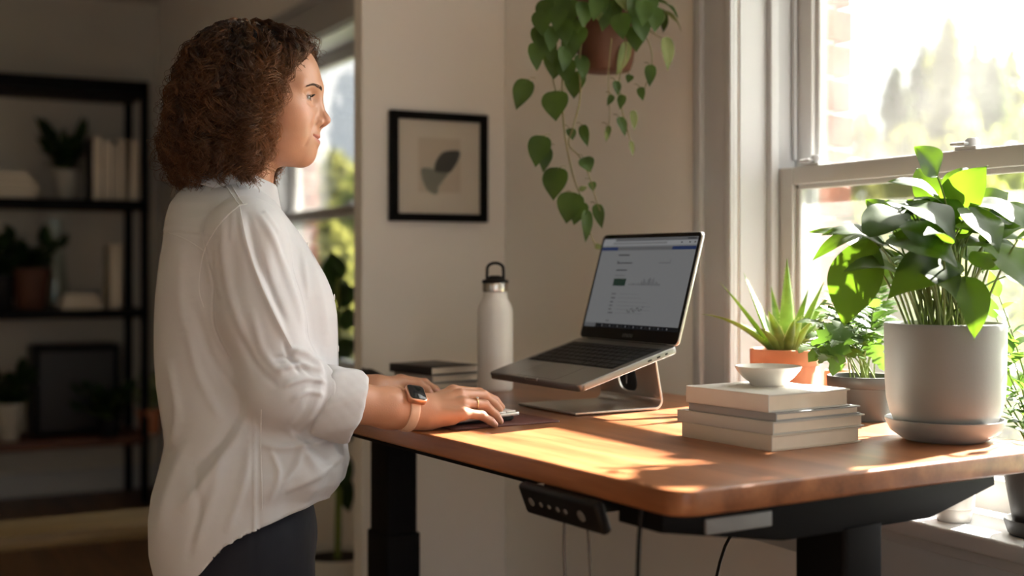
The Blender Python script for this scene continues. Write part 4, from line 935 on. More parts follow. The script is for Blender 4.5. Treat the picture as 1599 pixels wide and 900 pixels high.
bushy(sp_, 0.118, tips, M['leaf_fern'], 0.022, 0.045, 'lance', 8, 8)
C = at(1489, 812, 2.14); C.z = SZ; 
wp = thing('small_white_pot', 'small white ribbed pot with a seedling on the window sill', 'pot', C, 0)
pot(wp, [(0, 0), (0.026, 0), (0.028, 0.003), (0.031, 0.02), (0.030, 0.022), (0.033, 0.024), (0.036, 0.062), (0.0345, 0.064), (0.032, 0.063), (0.031, 0.052), (0, 0.052)], M['ceramic_white'], 0.031, 0.055, 40)
bushy(wp, 0.055, [(-0.01, 0.01, 0.10), (0.012, -0.008, 0.095), (-0.004, -0.012, 0.11)], M['leaf_fern'], 0.014, 0.024, 'oval', 4, 5, 0.001)
# --- tall leafy plant beside the far window
C = at(527, 790, 4.35); C.z = 0
tl = thing('tall_plant', 'tall plant with big oval leaves in front of the far window', 'potted plant', C, 0)
pot(tl, [(0, 0), (0.10, 0), (0.11, 0.006), (0.145, 0.26), (0.15, 0.28), (0.147, 0.285), (0.135, 0.283), (0.13, 0.25), (0, 0.25)], M['ceramic_white'], 0.13, 0.262, 40)
rng = random.Random(6); lm, sm = MB(), MB()
def bt(px, py, dz=0.0): return at(px, py, 4.35+dz) - C
sm.tube([(0, 0, 0.255), bt(530, 700), bt(526, 560), bt(528, 440), bt(524, 400)], [0.012, 0.011, 0.009, 0.006, 0.004], 10)
for (bx_, by_, tx_, ty_, w_, dz) in ((524, 444, 518, 393, 40, 0), (526, 480, 556, 448, 34, 0.05), (525, 470, 502, 430, 26, 0.03), (528, 500, 560, 500, 40, -0.02), (526, 510, 500, 486, 36, 0.0), (530, 530, 548, 560, 34, -0.05), (526, 545, 505, 535, 34, 0.04), (528, 470, 540, 436, 30, 0.1), (530, 560, 556, 530, 30, 0.05), (528, 600, 552, 580, 30, 0), (528, 600, 500, 590, 30, 0.0), (530, 650, 548, 690, 30, -0.05), (529, 640, 505, 660, 30, 0.02), (530, 700, 538, 770, 34, -0.08), (530, 690, 512, 750, 34, 0.02), (530, 730, 545, 800, 30, 0.04)):
    B, T = bt(bx_, by_, dz*0.5), bt(tx_, ty_, dz); leaf(lm, B, T, CAMB+Vector((0, 0, 0.4))+CR*rng.uniform(-0.4, 0.4), w_*4.35/FPX, 'oval', 0.1, 0.15, wav=0.3, rnd=rng)
    zz_ = max(0.3, B.z-0.06); sm.tube(bez(Vector((0, 0, zz_)), Vector((B.x*0.5, B.y*0.5, B.z)), B, 5), 0.003, 6)
lm.build('foliage', M['leaf_deep'], tl, ang=80); sm.build('stems', M['stem'], tl)
# --- plants on the shelves
def shelfplant(px, lev, name, label, r0, r1, h, mat, leafm, tips, w_, L, shape, seed, dy=0.2, nl=6):
    t = thing(name, label, 'potted plant', shp(px, lev, dy), 0)
    pot(t, [(0, 0), (r0, 0), (r0+0.003, 0.004), (r1-0.006, h*0.78), (r1, h*0.80), (r1+0.002, h), (r1-0.004, h+0.002), (r1-0.008, h-0.02), (0, h-0.02)], mat, r1-0.008, h-0.014, 32)
    bushy(t, h-0.015, tips, leafm, w_, L, shape, seed, nl, 0.003); return t
fan = lambda n, r, h, s: [(r*math.cos(2.4*k+s)*(0.4+0.6*((k*7) % 5)/4), 0.6*r*math.sin(2.4*k+s), h*(0.7+0.3*((k*3) % 4)/3)) for k in range(n)]
shelfplant(103, 2, 'shelf_plant', 'dark spiky plant in a pale pot on the upper shelf', 0.042, 0.062, 0.16, plain('stone_pot', (0.42, 0.40, 0.35), 0.6, var=0.1), M['leaf_deep'], fan(15, 0.11, 0.33, 0.3), 0.05, 0.13, 'lance', 31)
shelfplant(48, 1, 'shelf_plant', 'dark bushy plant in a terracotta pot on the middle shelf', 0.07, 0.098, 0.215, M['terracotta_dark'], M['leaf_deep'], fan(12, 0.13, 0.36, 1.0), 0.06, 0.10, 'round', 32)
shelfplant(3, 1, 'shelf_plant', 'dark leafy plant at the left end of the middle shelf', 0.05, 0.065, 0.18, M['black_plastic'], M['leaf_deep'], fan(12, 0.06, 0.30, 2.0), 0.06, 0.10, 'round', 36)
shelfplant(14, 0, 'shelf_plant', 'dark round leaved plant in a pale tapered pot on the bottom shelf', 0.045, 0.07, 0.19, plain('pale_clay', (0.40, 0.37, 0.31), 0.65, var=0.1), M['leaf_deep'], fan(11, 0.11, 0.34, 0.6), 0.07, 0.09, 'round', 33, dy=0.12)
shelfplant(170, 0, 'shelf_plant', 'low trailing plant in a black pot in front of the black box', 0.05, 0.06, 0.10, M['black_plastic'], M['leaf_deep'], fan(14, 0.16, 0.24, 0.0), 0.05, 0.08, 'oval', 34, dy=0.02)
shelfplant(233, 0, 'shelf_plant', 'white edged plant in an orange terracotta pot, right end of the bottom shelf', 0.05, 0.068, 0.13, M['terracotta'], M['leaf_varie'], fan(9, 0.055, 0.27, 0.0), 0.06, 0.07, 'oval', 35, dy=0.06)

# ------------------------------------------------------------------ outside
ln = MB(); ln.box((2.2, -20, -0.4), (60, 60, -0.3))
lw = ln.build('lawn', plain('grass_green', (0.13, 0.17, 0.06), 0.95, var=0.3, vscale=2), None, False); lw['kind'] = 'structure'
def foliage(n, gen, size, rng):
    vs, fs = [], []
    for i in range(n):
        c = np.array(gen()); a = np.array([rng.gauss(0, 1) for _ in range(3)]); b_ = np.array([rng.gauss(0, 1) for _ in range(3)])
        a /= np.linalg.norm(a); b_ -= a*b_.dot(a); b_ /= np.linalg.norm(b_)
        s_ = size*rng.uniform(0.6, 1.3); k = len(vs)
        vs += [tuple(c-a*s_), tuple(c+b_*s_*0.45), tuple(c+a*s_), tuple(c-b_*s_*0.45)]; fs.append((k, k+1, k+2, k+3))
    return vs, fs
TM = [leafmat('conifer_leaf', srgb(48, 60, 44), srgb(78, 90, 62), srgb(92, 104, 62), 0.7, 0.35, 0.8), leafmat('sunny_leaf', srgb(90, 94, 50), srgb(128, 128, 76), srgb(150, 150, 78), 0.7, 0.45, 0.8), leafmat('hedge_leaf', srgb(76, 86, 44), srgb(108, 116, 64), srgb(130, 140, 66), 0.7, 0.45, 0.8)]
M['bark'] = plain('bark', (0.09, 0.07, 0.05), 0.9, var=0.3, vscale=8)
def tree(px, zc, ytop, wid, kind, label, n=1500, spire=True, ybase=None, size=0.10, seed=0, name='tree'):
    top = at(px, ytop, zc); base = Vector((top.x, top.y, -0.3)); H = top.z+0.3; rng = random.Random(seed+int(px))
    t = thing(name, label, 'tree' if name == 'tree' else 'bush', base, 0, 'trees and bushes outside the windows')
    r = wid*zc/FPX/2*(1.45 if spire else 1.0)
    def gen():
        while True:
            u = rng.random(); a = rng.uniform(0, 2*PI)
            if spire: env = (1-u)**0.6*(0.75+0.25*math.sin(u*26+a*2))
            else: env = math.sqrt(max(0, 1-(2*u-1)**2))*(0.8+0.2*math.sin(u*9+a*3)) if u > 0.5 else 0.85+0.15*math.sin(u*20+a*3)
            q = math.sqrt(rng.random()) ; z0 = 0.18 if spire else 0.05
            if rng.random() < env + 0.1: return (r*env*q*math.cos(a), r*env*q*math.sin(a), H*(z0+(1-z0)*u))
    vs, fs = foliage(n, gen, size, rng); m_ = MB(); m_.add(vs, fs); m_.build('crown', TM[kind], t, False)
    m_ = MB(); m_.tube([(0, 0, 0), (0.02, 0.01, H*0.4), (0, 0, H*(0.9 if spire else 0.6))], [0.06+0.01*H, 0.04+0.006*H, 0.015], 8); m_.build('trunk', M['bark'], t)
k = 0
for (px, yt, wd, lab) in ((1398, 100, 95, 'pointed conifer, first from the brick edge beyond the near window'), (1440, 68, 100, 'pointed conifer, second from the brick beyond the near window'), (1481, 26, 105, 'tallest pointed conifer beyond the near window'), (1522, 62, 100, 'pointed conifer just right of the tallest one'), (1552, 88, 100, 'shorter conifer among those beyond the near window, second right of the tallest'), (1580, 78, 110, 'conifer at the right edge of the view through the near window'), (1640, 60, 130, 'conifer standing past the others, cut by the frame edge')):
    tree(px, (24, 28, 20, 30.5, 22, 26, 33)[k], yt, wd, 0 if k % 3 != 2 else 1, lab, 2600, True, size=0.16, seed=k); k += 1
for (px, zc, yt, wd, kind, lab) in ((1345, 15, 172, 110, 1, 'pale bush beside the brick edge beyond the near window'), (1420, 12.6, 198, 150, 1, 'yellow green bush in front of the conifers, nearest the brick'), (1505, 11.4, 186, 160, 1, 'yellow green bush in front of the tallest conifer'), (1590, 12.7, 176, 160, 2, 'green bush at the right edge, in front of the conifers'), (1680, 11.3, 170, 180, 2, 'green bush cut by the frame edge'),
        (1330, 6.2, 318, 160, 2, 'low bush behind the aloe, just outside the near window'), (1440, 5.5, 300, 200, 1, 'low yellow green bush outside, behind the big pothos'), (1560, 6.1, 292, 220, 2, 'low bush outside behind the pothos, right part of the window'), (1680, 5.4, 300, 200, 1, 'low bush outside cut by the frame edge')):
    tree(px, zc, yt, wd, kind, lab, 2200, False, size=0.075 if zc > 8 else 0.05, seed=k, name='bush'); k += 1
for (px, zc, yt, wd, kind, lab) in ((470, 17.6, 246, 120, 2, 'green bush beyond the far window, behind her chin'), (520, 16.1, 236, 130, 1, 'yellow green bush beyond the far window, middle of the pane'), (575, 14.6, 250, 120, 2, 'green bush beyond the far window, beside the wall edge'), (505, 9.5, 345, 160, 1, 'low bush beyond the far window, behind the tall plant'), (420, 19.2, 250, 140, 2, 'bush beyond the far window hidden mostly by her head')):
    tree(px, zc, yt, wd, kind, lab, 2200, False, size=0.10, seed=k, name='bush'); k += 1

# an unseen shrub, added by the wall to keep low sun off the far window
t = thing('bush', 'added tall dense shrub outside between the two windows, out of view, to shade the far one', 'bush', (2.95, 4.80, -0.3), 0); rng = random.Random(77)
def gen():
    while True:
        u = rng.random(); a = rng.uniform(0, 2*PI); env = (0.9+0.1*math.sin(u*14+a*3))*(1 if u < 0.75 else math.sqrt(max(0, 1-((u-0.75)/0.25)**2))); q = math.sqrt(rng.random())
        return (0.62*env*q*math.cos(a), 0.62*env*q*math.sin(a), 3.0*(0.04+0.96*u))
vs, fs = foliage(5200, gen, 0.085, rng); m_ = MB(); m_.add(vs, fs); m_.build('crown', TM[2], t, False)
m_ = MB(); m_.tube([(0, 0, 0), (0.01, 0.02, 1.2), (0, 0, 2.4)], [0.06, 0.045, 0.015], 8); m_.build('trunk', M['bark'], t)
# ------------------------------------------------------------------ the woman (built in camera-aligned metres, then turned into the room)
A_ = np.array
def cp(px, py, zc): return A_([(px-799.5)/FPX*zc, zc, (415-py)/FPX*zc])
C2W = A_([[cY, sY, 0], [-sY, cY, 0], [0, 0, 1.0]])
ROOT = cw(-0.44, 2.10, -EYE); RT = A_(ROOT)
def to_local(v): w = v @ C2W.T; w[:, 2] += EYE; return w - RT
woman = thing('person', 'woman with curly brown hair in a white shirt, standing and typing at the desk', 'person', ROOT, 0)

def smin(a, b, k):
    if k <= 0: return np.minimum(a, b)
    h = np.maximum(k-np.abs(a-b), 0)/k; return np.minimum(a, b) - h*h*k*0.25
def smax(a, b, k): return -smin(-a, -b, k)
def sphere(p, c, r): return np.sqrt(((p-c)**2).sum(-1)) - r
def ellip(p, c, r):
    q = (p-c)/r; k0 = np.sqrt((q*q).sum(-1)); k1 = np.sqrt(((q/r)**2).sum(-1)); return k0*(k0-1)/np.maximum(k1, 1e-9)
def rcone(p, a, b, ra, rb):
    a, b = A_(a, dtype=float), A_(b, dtype=float); ab = b-a; L2 = ab.dot(ab); t = np.clip(((p-a) @ ab)/L2, 0, 1)
    return np.sqrt(((p-a-t[..., None]*ab)**2).sum(-1)) - (ra+(rb-ra)*t)
def mesh_sdf(f, lo, hi, h, bs=8):
    lo, hi = A_(lo, dtype=float), A_(hi, dtype=float)
    n = (np.ceil((hi-lo)/(h*bs)).astype(int))*bs + 1
    g = [lo[i] + h*np.arange(n[i]) for i in range(3)]
    nb = (n-1)//bs
    cc = np.stack(np.meshgrid(*[lo[i]+h*bs*(np.arange(nb[i])+0.5) for i in range(3)], indexing='ij'), -1)
    dc = f(cc.reshape(-1, 3)).reshape(nb)
    D = np.repeat(np.repeat(np.repeat(np.where(dc > 0, 1.0, -1.0), bs, 0), bs, 1), bs, 2)
    F = np.ones(n, np.float64); F[:-1, :-1, :-1] = D; F[-1], F[:, -1], F[:, :, -1] = 1, 1, 1
    near = np.argwhere(np.abs(dc) < h*bs*1.6)
    off = np.stack(np.meshgrid(*[np.arange(bs)]*3, indexing='ij'), -1).reshape(-1, 3)
    for s in range(0, len(near), 400):
        b = near[s:s+400]; idx = (b[:, None, :]*bs + off[None]).reshape(-1, 3)
        F[idx[:, 0], idx[:, 1], idx[:, 2]] = f(lo + h*idx)
    F[0], F[:, 0], F[:, :, 0] = np.maximum(F[0], 1e-3), np.maximum(F[:, 0], 1e-3), np.maximum(F[:, :, 0], 1e-3)
    S = F < 0
    c8 = [S[i:n[0]-1+i, j:n[1]-1+j, k:n[2]-1+k] for i in (0, 1) for j in (0, 1) for k in (0, 1)]
    cnt = sum(c.astype(np.int8) for c in c8); act = (cnt > 0) & (cnt < 8)
    ci = np.argwhere(act); vid = -np.ones(act.shape, np.int64); vid[act] = np.arange(len(ci))
    P = np.zeros((len(ci), 3)); W = np.zeros(len(ci))
    cr_ = [(i, j, k) for i in (0, 1) for j in (0, 1) for k in (0, 1)]
    for a in range(8):
        for b in range(a+1, 8):
            d_ = A_(cr_[b])-A_(cr_[a])
            if np.abs(d_).sum() != 1: continue
            ia, ib = ci+A_(cr_[a]), ci+A_(cr_[b])
            fa, fb = F[ia[:, 0], ia[:, 1], ia[:, 2]], F[ib[:, 0], ib[:, 1], ib[:, 2]]
            x = (fa < 0) != (fb < 0); t = np.where(x, fa/np.where(x, fa-fb, 1), 0)
            P += np.where(x[:, None], A_(cr_[a]) + t[:, None]*d_, 0); W += x
    V = lo + h*(ci + P/W[:, None])
    Q = []
    for ax in range(3):
        s0 = [slice(None)]*3; s1 = [slice(None)]*3; s0[ax] = slice(0, -1); s1[ax] = slice(1, None)
        e = np.argwhere(S[tuple(s0)] != S[tuple(s1)]); o1, o2 = [i for i in range(3) if i != ax]
        e = e[(e[:, o1] > 0) & (e[:, o2] > 0) & (e[:, o1] < n[o1]-1) & (e[:, o2] < n[o2]-1)]
        ins = S[e[:, 0], e[:, 1], e[:, 2]]
        def cell(d1, d2):
            q = e.copy(); q[:, o1] -= d1; q[:, o2] -= d2; return vid[q[:, 0], q[:, 1], q[:, 2]]
        q = np.stack([cell(1, 1), cell(0, 1), cell(0, 0), cell(1, 0)], 1)
        if ax == 1: q = q[:, ::-1]
        q[~ins] = q[~ins][:, ::-1]; Q.append(q)
    Q = np.concatenate(Q); Q = Q[(Q >= 0).all(1)]
    return V, Q
def np_obj(name, V, Q, mat, parent, smooth=True, ang=None):
    me = bpy.data.meshes.new(name)
    if isinstance(Q, list): me.from_pydata(V.tolist(), [], Q)
    else:
        me.vertices.add(len(V)); me.vertices.foreach_set('co', np.ascontiguousarray(V, np.float32).ravel())
        me.loops.add(Q.size); me.loops.foreach_set('vertex_index', np.ascontiguousarray(Q, np.int32).ravel())
        me.polygons.add(len(Q)); me.polygons.foreach_set('loop_start', np.arange(0, Q.size, 4, dtype=np.int32)); me.polygons.foreach_set('loop_total', np.full(len(Q), 4, np.int32)); me.update(calc_edges=True)
    mats = mat if isinstance(mat, (list, tuple)) else [mat]
    for m in mats: me.materials.append(m)
    me.validate(); me.update()
    if smooth: me.polygons.foreach_set('use_smooth', [True]*len(me.polygons))
    if ang: me.set_sharp_from_angle(angle=R(ang))
    o = bpy.data.objects.new(name, me); COL.objects.link(o); o.parent = parent; return o
def relax(V, Q, it=2, lam=0.5):
    E = np.concatenate([Q[:, [i, (i+1) % 4]] for i in range(4)]); 
    for _ in range(it):
        s = np.zeros_like(V); c = np.zeros(len(V))
        for a, b in ((0, 1), (1, 0)):
            for d_ in range(3): s[:, d_] += np.bincount(E[:, a], V[E[:, b], d_], len(V))
            c += np.bincount(E[:, a], minlength=len(V))
        V = V + lam*(s/np.maximum(c, 1)[:, None]-V)
    return V
def vnormals(V, Q):
    n = np.cross(V[Q[:, 2]]-V[Q[:, 0]], V[Q[:, 3]]-V[Q[:, 1]]); N = np.zeros_like(V)
    for k in range(4):
        for d_ in range(3): N[:, d_] += np.bincount(Q[:, k], n[:, d_], len(V))
    return N/np.maximum(np.linalg.norm(N, axis=1), 1e-12)[:, None]

# ---- head
HA = R(3)                                               # the face turns a little away
hf, hl = A_([math.cos(HA), math.sin(HA), 0]), A_([-math.sin(HA), math.cos(HA), 0])
PX = 1.05e-3
HO = cp(406, 258, 2.10)                                 # under the ear, at chin height
def to_head(p): q = p-HO; return np.stack([q @ hf, q @ hl, q[..., 2]], -1)
def from_head(v): v = A_(v, dtype=float); return HO + v[..., :1]*hf + v[..., 1:2]*hl + v[..., 2:3]*A_([0, 0, 1.0])
EYEC = A_([0.0738, 0.0305, 0.1075])
def head_sdf(p0):
    p = to_head(p0); x, y, z = p[..., 0], np.abs(p[..., 1]), p[..., 2]; m = np.stack([x, y, z], -1)
    d = ellip(m, A_([0.004, 0, 0.138]), A_([0.0955, 0.074, 0.082]))
    d = smin(d, ellip(m, A_([0.040, 0, 0.082]), A_([0.0535, 0.060, 0.068])), 0.03)
    d = smin(d, ellip(m, A_([0.040, 0, 0.040]), A_([0.046, 0.047, 0.040])), 0.025)
    d = smin(d, rcone(m, (0.004, 0.049, 0.042), (0.066, 0.010, 0.014), 0.015, 0.012), 0.022)
    d = smin(d, ellip(m, A_([0.066, 0, 0.044]), A_([0.0275, 0.031, 0.031])), 0.018)
    d = smin(d, sphere(m, A_([0.0715, 0.0, 0.0165]), 0.0158), 0.014)
    d = smin(d, ellip(m, A_([0.054, 0.036, 0.079]), A_([0.025, 0.0215, 0.024])), 0.016)
    d = smin(d, ellip(m, A_([0.034, 0.051, 0.097]), A_([0.03, 0.016, 0.013])), 0.016)
    d = smin(d, rcone(m, (0.0905, 0.0, 0.1265), (0.070, 0.046, 0.1265), 0.0105, 0.008), 0.014)
    # sockets
    d = smax(d, -ellip(m, A_([0.0975, 0.0325, 0.1085]), A_([0.0165, 0.0165, 0.0105])), 0.014)
    # nose
    ns = rcone(m, (0.0885, 0, 0.1160), (0.1010, 0, 0.084), 0.0085, 0.0072)
    ns = smin(ns, ellip(m, A_([0.1045, 0, 0.0745]), A_([0.0110, 0.0085, 0.0085])), 0.010)
    ns = smin(ns, ellip(m, A_([0.0955, 0.0118, 0.0705]), A_([0.0090, 0.0062, 0.0068])), 0.006)
    ns = smin(ns, rcone(m, (0.1035, 0, 0.0675), (0.091, 0, 0.0625), 0.0040, 0.0045), 0.005)
    d = smin(d, ns, 0.011)
    d = smax(d, -ellip(m, A_([0.1005, 0.0062, 0.0635]), A_([0.0055, 0.0030, 0.0032])), 0.002)
    # fold from nose to mouth corner, smile crease
    # lips wrap back from the middle
    xw = x + 11*y*y; zl = z - 6.5*y*y; L = np.stack([xw, y, zl], -1)
    up = ellip(L, A_([0.0895, 0.0, 0.0478]), A_([0.0072, 0.0250, 0.0046])); lo_ = ellip(L, A_([0.0886, 0.0, 0.0372]), A_([0.0084, 0.0220, 0.0056]))
    d = smin(d, up, 0.0045); d = smin(d, lo_, 0.0055)
    d = smax(d, -(np.sqrt((L[..., 2]-0.0430)**2 + ((xw-0.0965)*0.55)**2 + np.maximum(y-0.0245, 0)**2) - 0.0013), 0.0025)
    # lids
    e = m-EYEC; r_ = np.sqrt((e*e).sum(-1)); lid = r_-0.0137
    ap = np.abs(e[..., 2]+0.0006 + 0.10*(e[..., 1]) ) - 0.0030*np.sqrt(np.clip(1-((e[..., 1]-0.001)/0.0135)**2, 0, 1))
    lid = smax(lid, -np.maximum(ap, 0.003-e[..., 0]), 0.0016)
    d = smin(d, lid, 0.005)
    d = smin(d, ellip(m, A_([-0.006, 0.071, 0.098]), A_([0.017, 0.007, 0.029])), 0.008)
    # neck
    d = smin(d, rcone(m, (-0.016, 0, 0.045), (-0.062, 0, -0.105), 0.0495, 0.058), 0.020)
    d = smin(d, rcone(m, (0.002, 0.030, 0.02), (0.004, 0.012, -0.085), 0.012, 0.012), 0.02)     # the cord of the neck
    return d
def hand_sdf(fingers, palm, thumb, arm):
    """round bones joined softly; fingers stay apart from each other"""
    def f(p):
        d = None
        for (a, b, ra, rb) in palm:
            q = rcone(p, a, b, ra, rb); d = q if d is None else smin(d, q, 0.011)
        for (a, b, ra, rb) in arm: d = smin(d, rcone(p, a, b, ra, rb), 0.022)
        allf = None
        for chain in fingers+[thumb]:
            c = None
            for (a, b, ra, rb) in chain:
                q = rcone(p, a, b, ra, rb); c = q if c is None else smin(c, q, 0.0035)
            d = smin(d, c, 0.0065) if allf is None else smin(d, c, 0.0065)
            allf = c
        return d
    return f
def chain(pts, rs): return [(pts[i], pts[i+1], rs[i], rs[i+1]) for i in range(len(pts)-1)]
# right hand: wrist, knuckles, finger joints
rW = cp(655, 645, 2.065)
rM = [cp(707, 611, 2.118), cp(718, 617, 2.098), cp(722, 630, 2.078), cp(722, 645, 2.060)]      # index, middle, ring, little
rP = [cp(748, 614, 2.150), cp(755, 618, 2.135), cp(757, 633, 2.105), cp(752, 649, 2.078)]
rD = [cp(773, 626, 2.168), cp(772, 631, 2.150), cp(773, 648, 2.118), cp(766, 658, 2.090)]
rT = [cp(783, 636, 2.175), cp(780, 640, 2.155), cp(781, 658, 2.118), cp(773, 663.5, 2.088)]
fr = [(0.0098, 0.0088, 0.0078, 0.0062), (0.0100, 0.0090, 0.0078, 0.0064), (0.0096, 0.0086, 0.0075, 0.0060), (0.0086, 0.0076, 0.0066, 0.0054)]
rElb = cp(428, 610, 1.955)
rFing = [chain([rM[i], rP[i], rD[i], rT[i]], fr[i]) for i in range(4)]
rPalm = [(rW + A_([0, o, zz]), rM[i]-A_([0, 0, 0.002]), 0.0165, 0.0112) for i, (o, zz) in enumerate(((0.014, 0.004), (0.005, 0.006), (-0.004, 0.004), (-0.012, -0.001)))]
rPalm += [(rW+A_([0.02, 0, -0.006]), cp(716, 646, 2.085), 0.017, 0.010), (rW+A_([0.015, -0.008, -0.008]), cp(706, 655, 2.062), 0.015, 0.009)]
rTh = chain([cp(672, 650, 2.100), cp(705, 643, 2.140), cp(733, 639, 2.160), cp(757, 642, 2.168)], (0.0150, 0.0115, 0.0098, 0.0072))
rArm = [(rElb, rElb*0.62+rW*0.38, 0.040, 0.0375), (rElb*0.62+rW*0.38, rElb*0.22+rW*0.78, 0.0375, 0.0285), (rElb*0.22+rW*0.78, rW, 0.0285, 0.0235), (rElb*0.22+rW*0.78 + A_([0, 0.012, 0.0]), rW+A_([0, 0.011, 0.001]), 0.024, 0.0205)]
# left hand
lW = cp(586, 610, 2.325)
lM = [cp(625, 597, 2.352), cp(626, 594, 2.375), cp(630, 596, 2.398), cp(634, 603, 2.418)]
lP = [cp(654, 600, 2.362), cp(663, 599, 2.390), cp(667, 602, 2.418), cp(664, 609, 2.438)]
lD = [cp(666, 608, 2.362), cp(675, 607, 2.388), cp(679, 608, 2.412), cp(675, 611, 2.432)]
lT = [cp(674, 617, 2.355), cp(683, 615, 2.378), cp(687, 615, 2.402), cp(683, 617, 2.424)]
lElb = A_([-0.485, 2.285, -0.225])
lFing = [chain([lM[i], lP[i], lD[i], lT[i]], fr[i]) for i in range(4)]
lPalm = [(lW + A_([0, o, zz]), lM[i]-A_([0, 0, 0.002]), 0.0165, 0.0112) for i, (o, zz) in enumerate(((-0.010, 0.003), (-0.002, 0.005), (0.006, 0.003), (0.013, 0)))]
lPalm += [(lW+A_([0.015, 0, -0.006]), cp(624, 608, 2.38), 0.016, 0.010)]
lTh = chain([cp(598, 614, 2.318), cp(624, 615, 2.330), cp(644, 617, 2.340), cp(660, 622, 2.345)], (0.0140, 0.0112, 0.0096, 0.0074))
lArm = [(lElb, lElb*0.6+lW*0.4, 0.040, 0.037), (lElb*0.6+lW*0.4, lElb*0.22+lW*0.78, 0.037, 0.0285), (lElb*0.22+lW*0.78, lW, 0.0285, 0.0235)]
def box_of(*arrs, pad=0.03):
    a = np.array([q for arr in arrs for q in arr]); return a.min(0)-pad, a.max(0)+pad
def seg_pts(*lists): return [q for L in lists for s in L for q in (s[0], s[1])]
VH, QH = mesh_sdf(head_sdf, from_head(A_([-0.14, -0.095, -0.135])[None])[0]-A_([0, 0.02, 0]), from_head(A_([0.135, 0.095, 0.235])[None])[0]+A_([0, 0.02, 0]), 0.0013)
VH = relax(VH, QH, 1, 0.35)
hp0 = to_head(VH); NH = vnormals(VH, QH); gy, gz = np.abs(hp0[:, 1]), hp0[:, 2]
def crease(P, wd, am):
    best = np.full(len(VH), 9.0)
    for i in range(len(P)-1):
        a, b_ = A_(P[i]), A_(P[i+1]); ab = b_-a; t = np.clip(((gy-a[0])*ab[0]+(gz-a[1])*ab[1])/(ab @ ab), 0, 1); best = np.minimum(best, np.hypot(gy-a[0]-t*ab[0], gz-a[1]-t*ab[1]))
    return am*np.exp(-(best/wd)**2)*(hp0[:, 0] > 0.045)
dh = crease([(0.019, 0.070), (0.0285, 0.057), (0.0345, 0.041), (0.035, 0.030)], 0.0028, -0.0009) + crease([(0.030, 0.076), (0.040, 0.060), (0.044, 0.045)], 0.008, 0.0016)
dh += crease([(0.022, 0.0965), (0.032, 0.0945), (0.042, 0.098)], 0.0022, -0.0006) + crease([(0.044, 0.108), (0.051, 0.112)], 0.0012, -0.0005) + crease([(0.044, 0.104), (0.051, 0.102)], 0.0012, -0.0005)
VH = VH + NH*dh[:, None]
fR_, fL_ = hand_sdf(rFing, rPalm, rTh, rArm), hand_sdf(lFing, lPalm, lTh, lArm)
lo, hi = box_of(seg_pts(rPalm, rTh, *rFing), [rElb*0.55+rW*0.45], pad=0.055); VR_, QR_ = mesh_sdf(fR_, lo, hi, 0.0012); VR_ = relax(VR_, QR_, 2, 0.4)
lo, hi = box_of(seg_pts(lPalm, lTh, *lFing), [lElb*0.4+lW*0.6], pad=0.05); VL_, QL_ = mesh_sdf(fL_, lo, hi, 0.0015); VL_ = relax(VL_, QL_, 2, 0.4)
# ---- trunk and limbs inside the clothes
BA = R(10); bf, bl = A_([math.cos(BA), math.sin(BA), 0]), A_([-math.sin(BA), math.cos(BA), 0]); BO = A_([-0.43, 2.10, 0])
def B_(f, l, z): return BO + bf*f + bl*l + A_([0, 0, z])
rSh, lSh = B_(0.0, -0.160, 0.045), B_(0.0, 0.160, 0.045)
FLOOR = -EYE
legs = {}
for s, dfw in ((-1, 0.03), (1, -0.02)):
    legs[s] = (B_(0.005, s*0.085, -0.43), B_(0.035+dfw, s*0.095, -0.83), B_(0.0+dfw, s*0.10, FLOOR+0.09))
def trunk_sdf(p):
    q = p-BO; m = np.stack([q @ bf, q @ bl, q[..., 2]], -1)
    d = ellip(m, A_([-0.020, 0, -0.05]), A_([0.090, 0.130, 0.13])); d = smin(d, ellip(m, A_([-0.015, 0, -0.38]), A_([0.10, 0.155, 0.15])), 0.12)
    d = smin(d, rcone(m, (-0.03, 0, 0.12), (-0.02, 0, 0.03), 0.048, 0.06), 0.04)
    for sh, el in ((rSh, rElb), (lSh, lElb)): d = smin(d, rcone(p, sh, el, 0.046, 0.040), 0.04)
    for s in (-1, 1): d = smin(d, rcone(p, legs[s][0], legs[s][1], 0.075, 0.050), 0.03); d = smin(d, rcone(p, legs[s][1], legs[s][2], 0.050, 0.036), 0.02)
    d = smin(d, rcone(p, rElb, rElb*0.5+rW*0.5, 0.040, 0.035), 0.02); d = smin(d, rcone(p, lElb, lElb*0.5+lW*0.5, 0.040, 0.035), 0.02)
    return d
VT, QT = mesh_sdf(trunk_sdf, BO+A_([-0.25, -0.32, FLOOR+0.02]), BO+A_([0.34, 0.40, 0.2]), 0.007)
Vb = np.concatenate([VH, VR_, VL_, VT]); off = np.cumsum([0, len(VH), len(VR_), len(VL_)])
Qb = np.concatenate([QH, QR_+off[1], QL_+off[2], QT+off[3]])

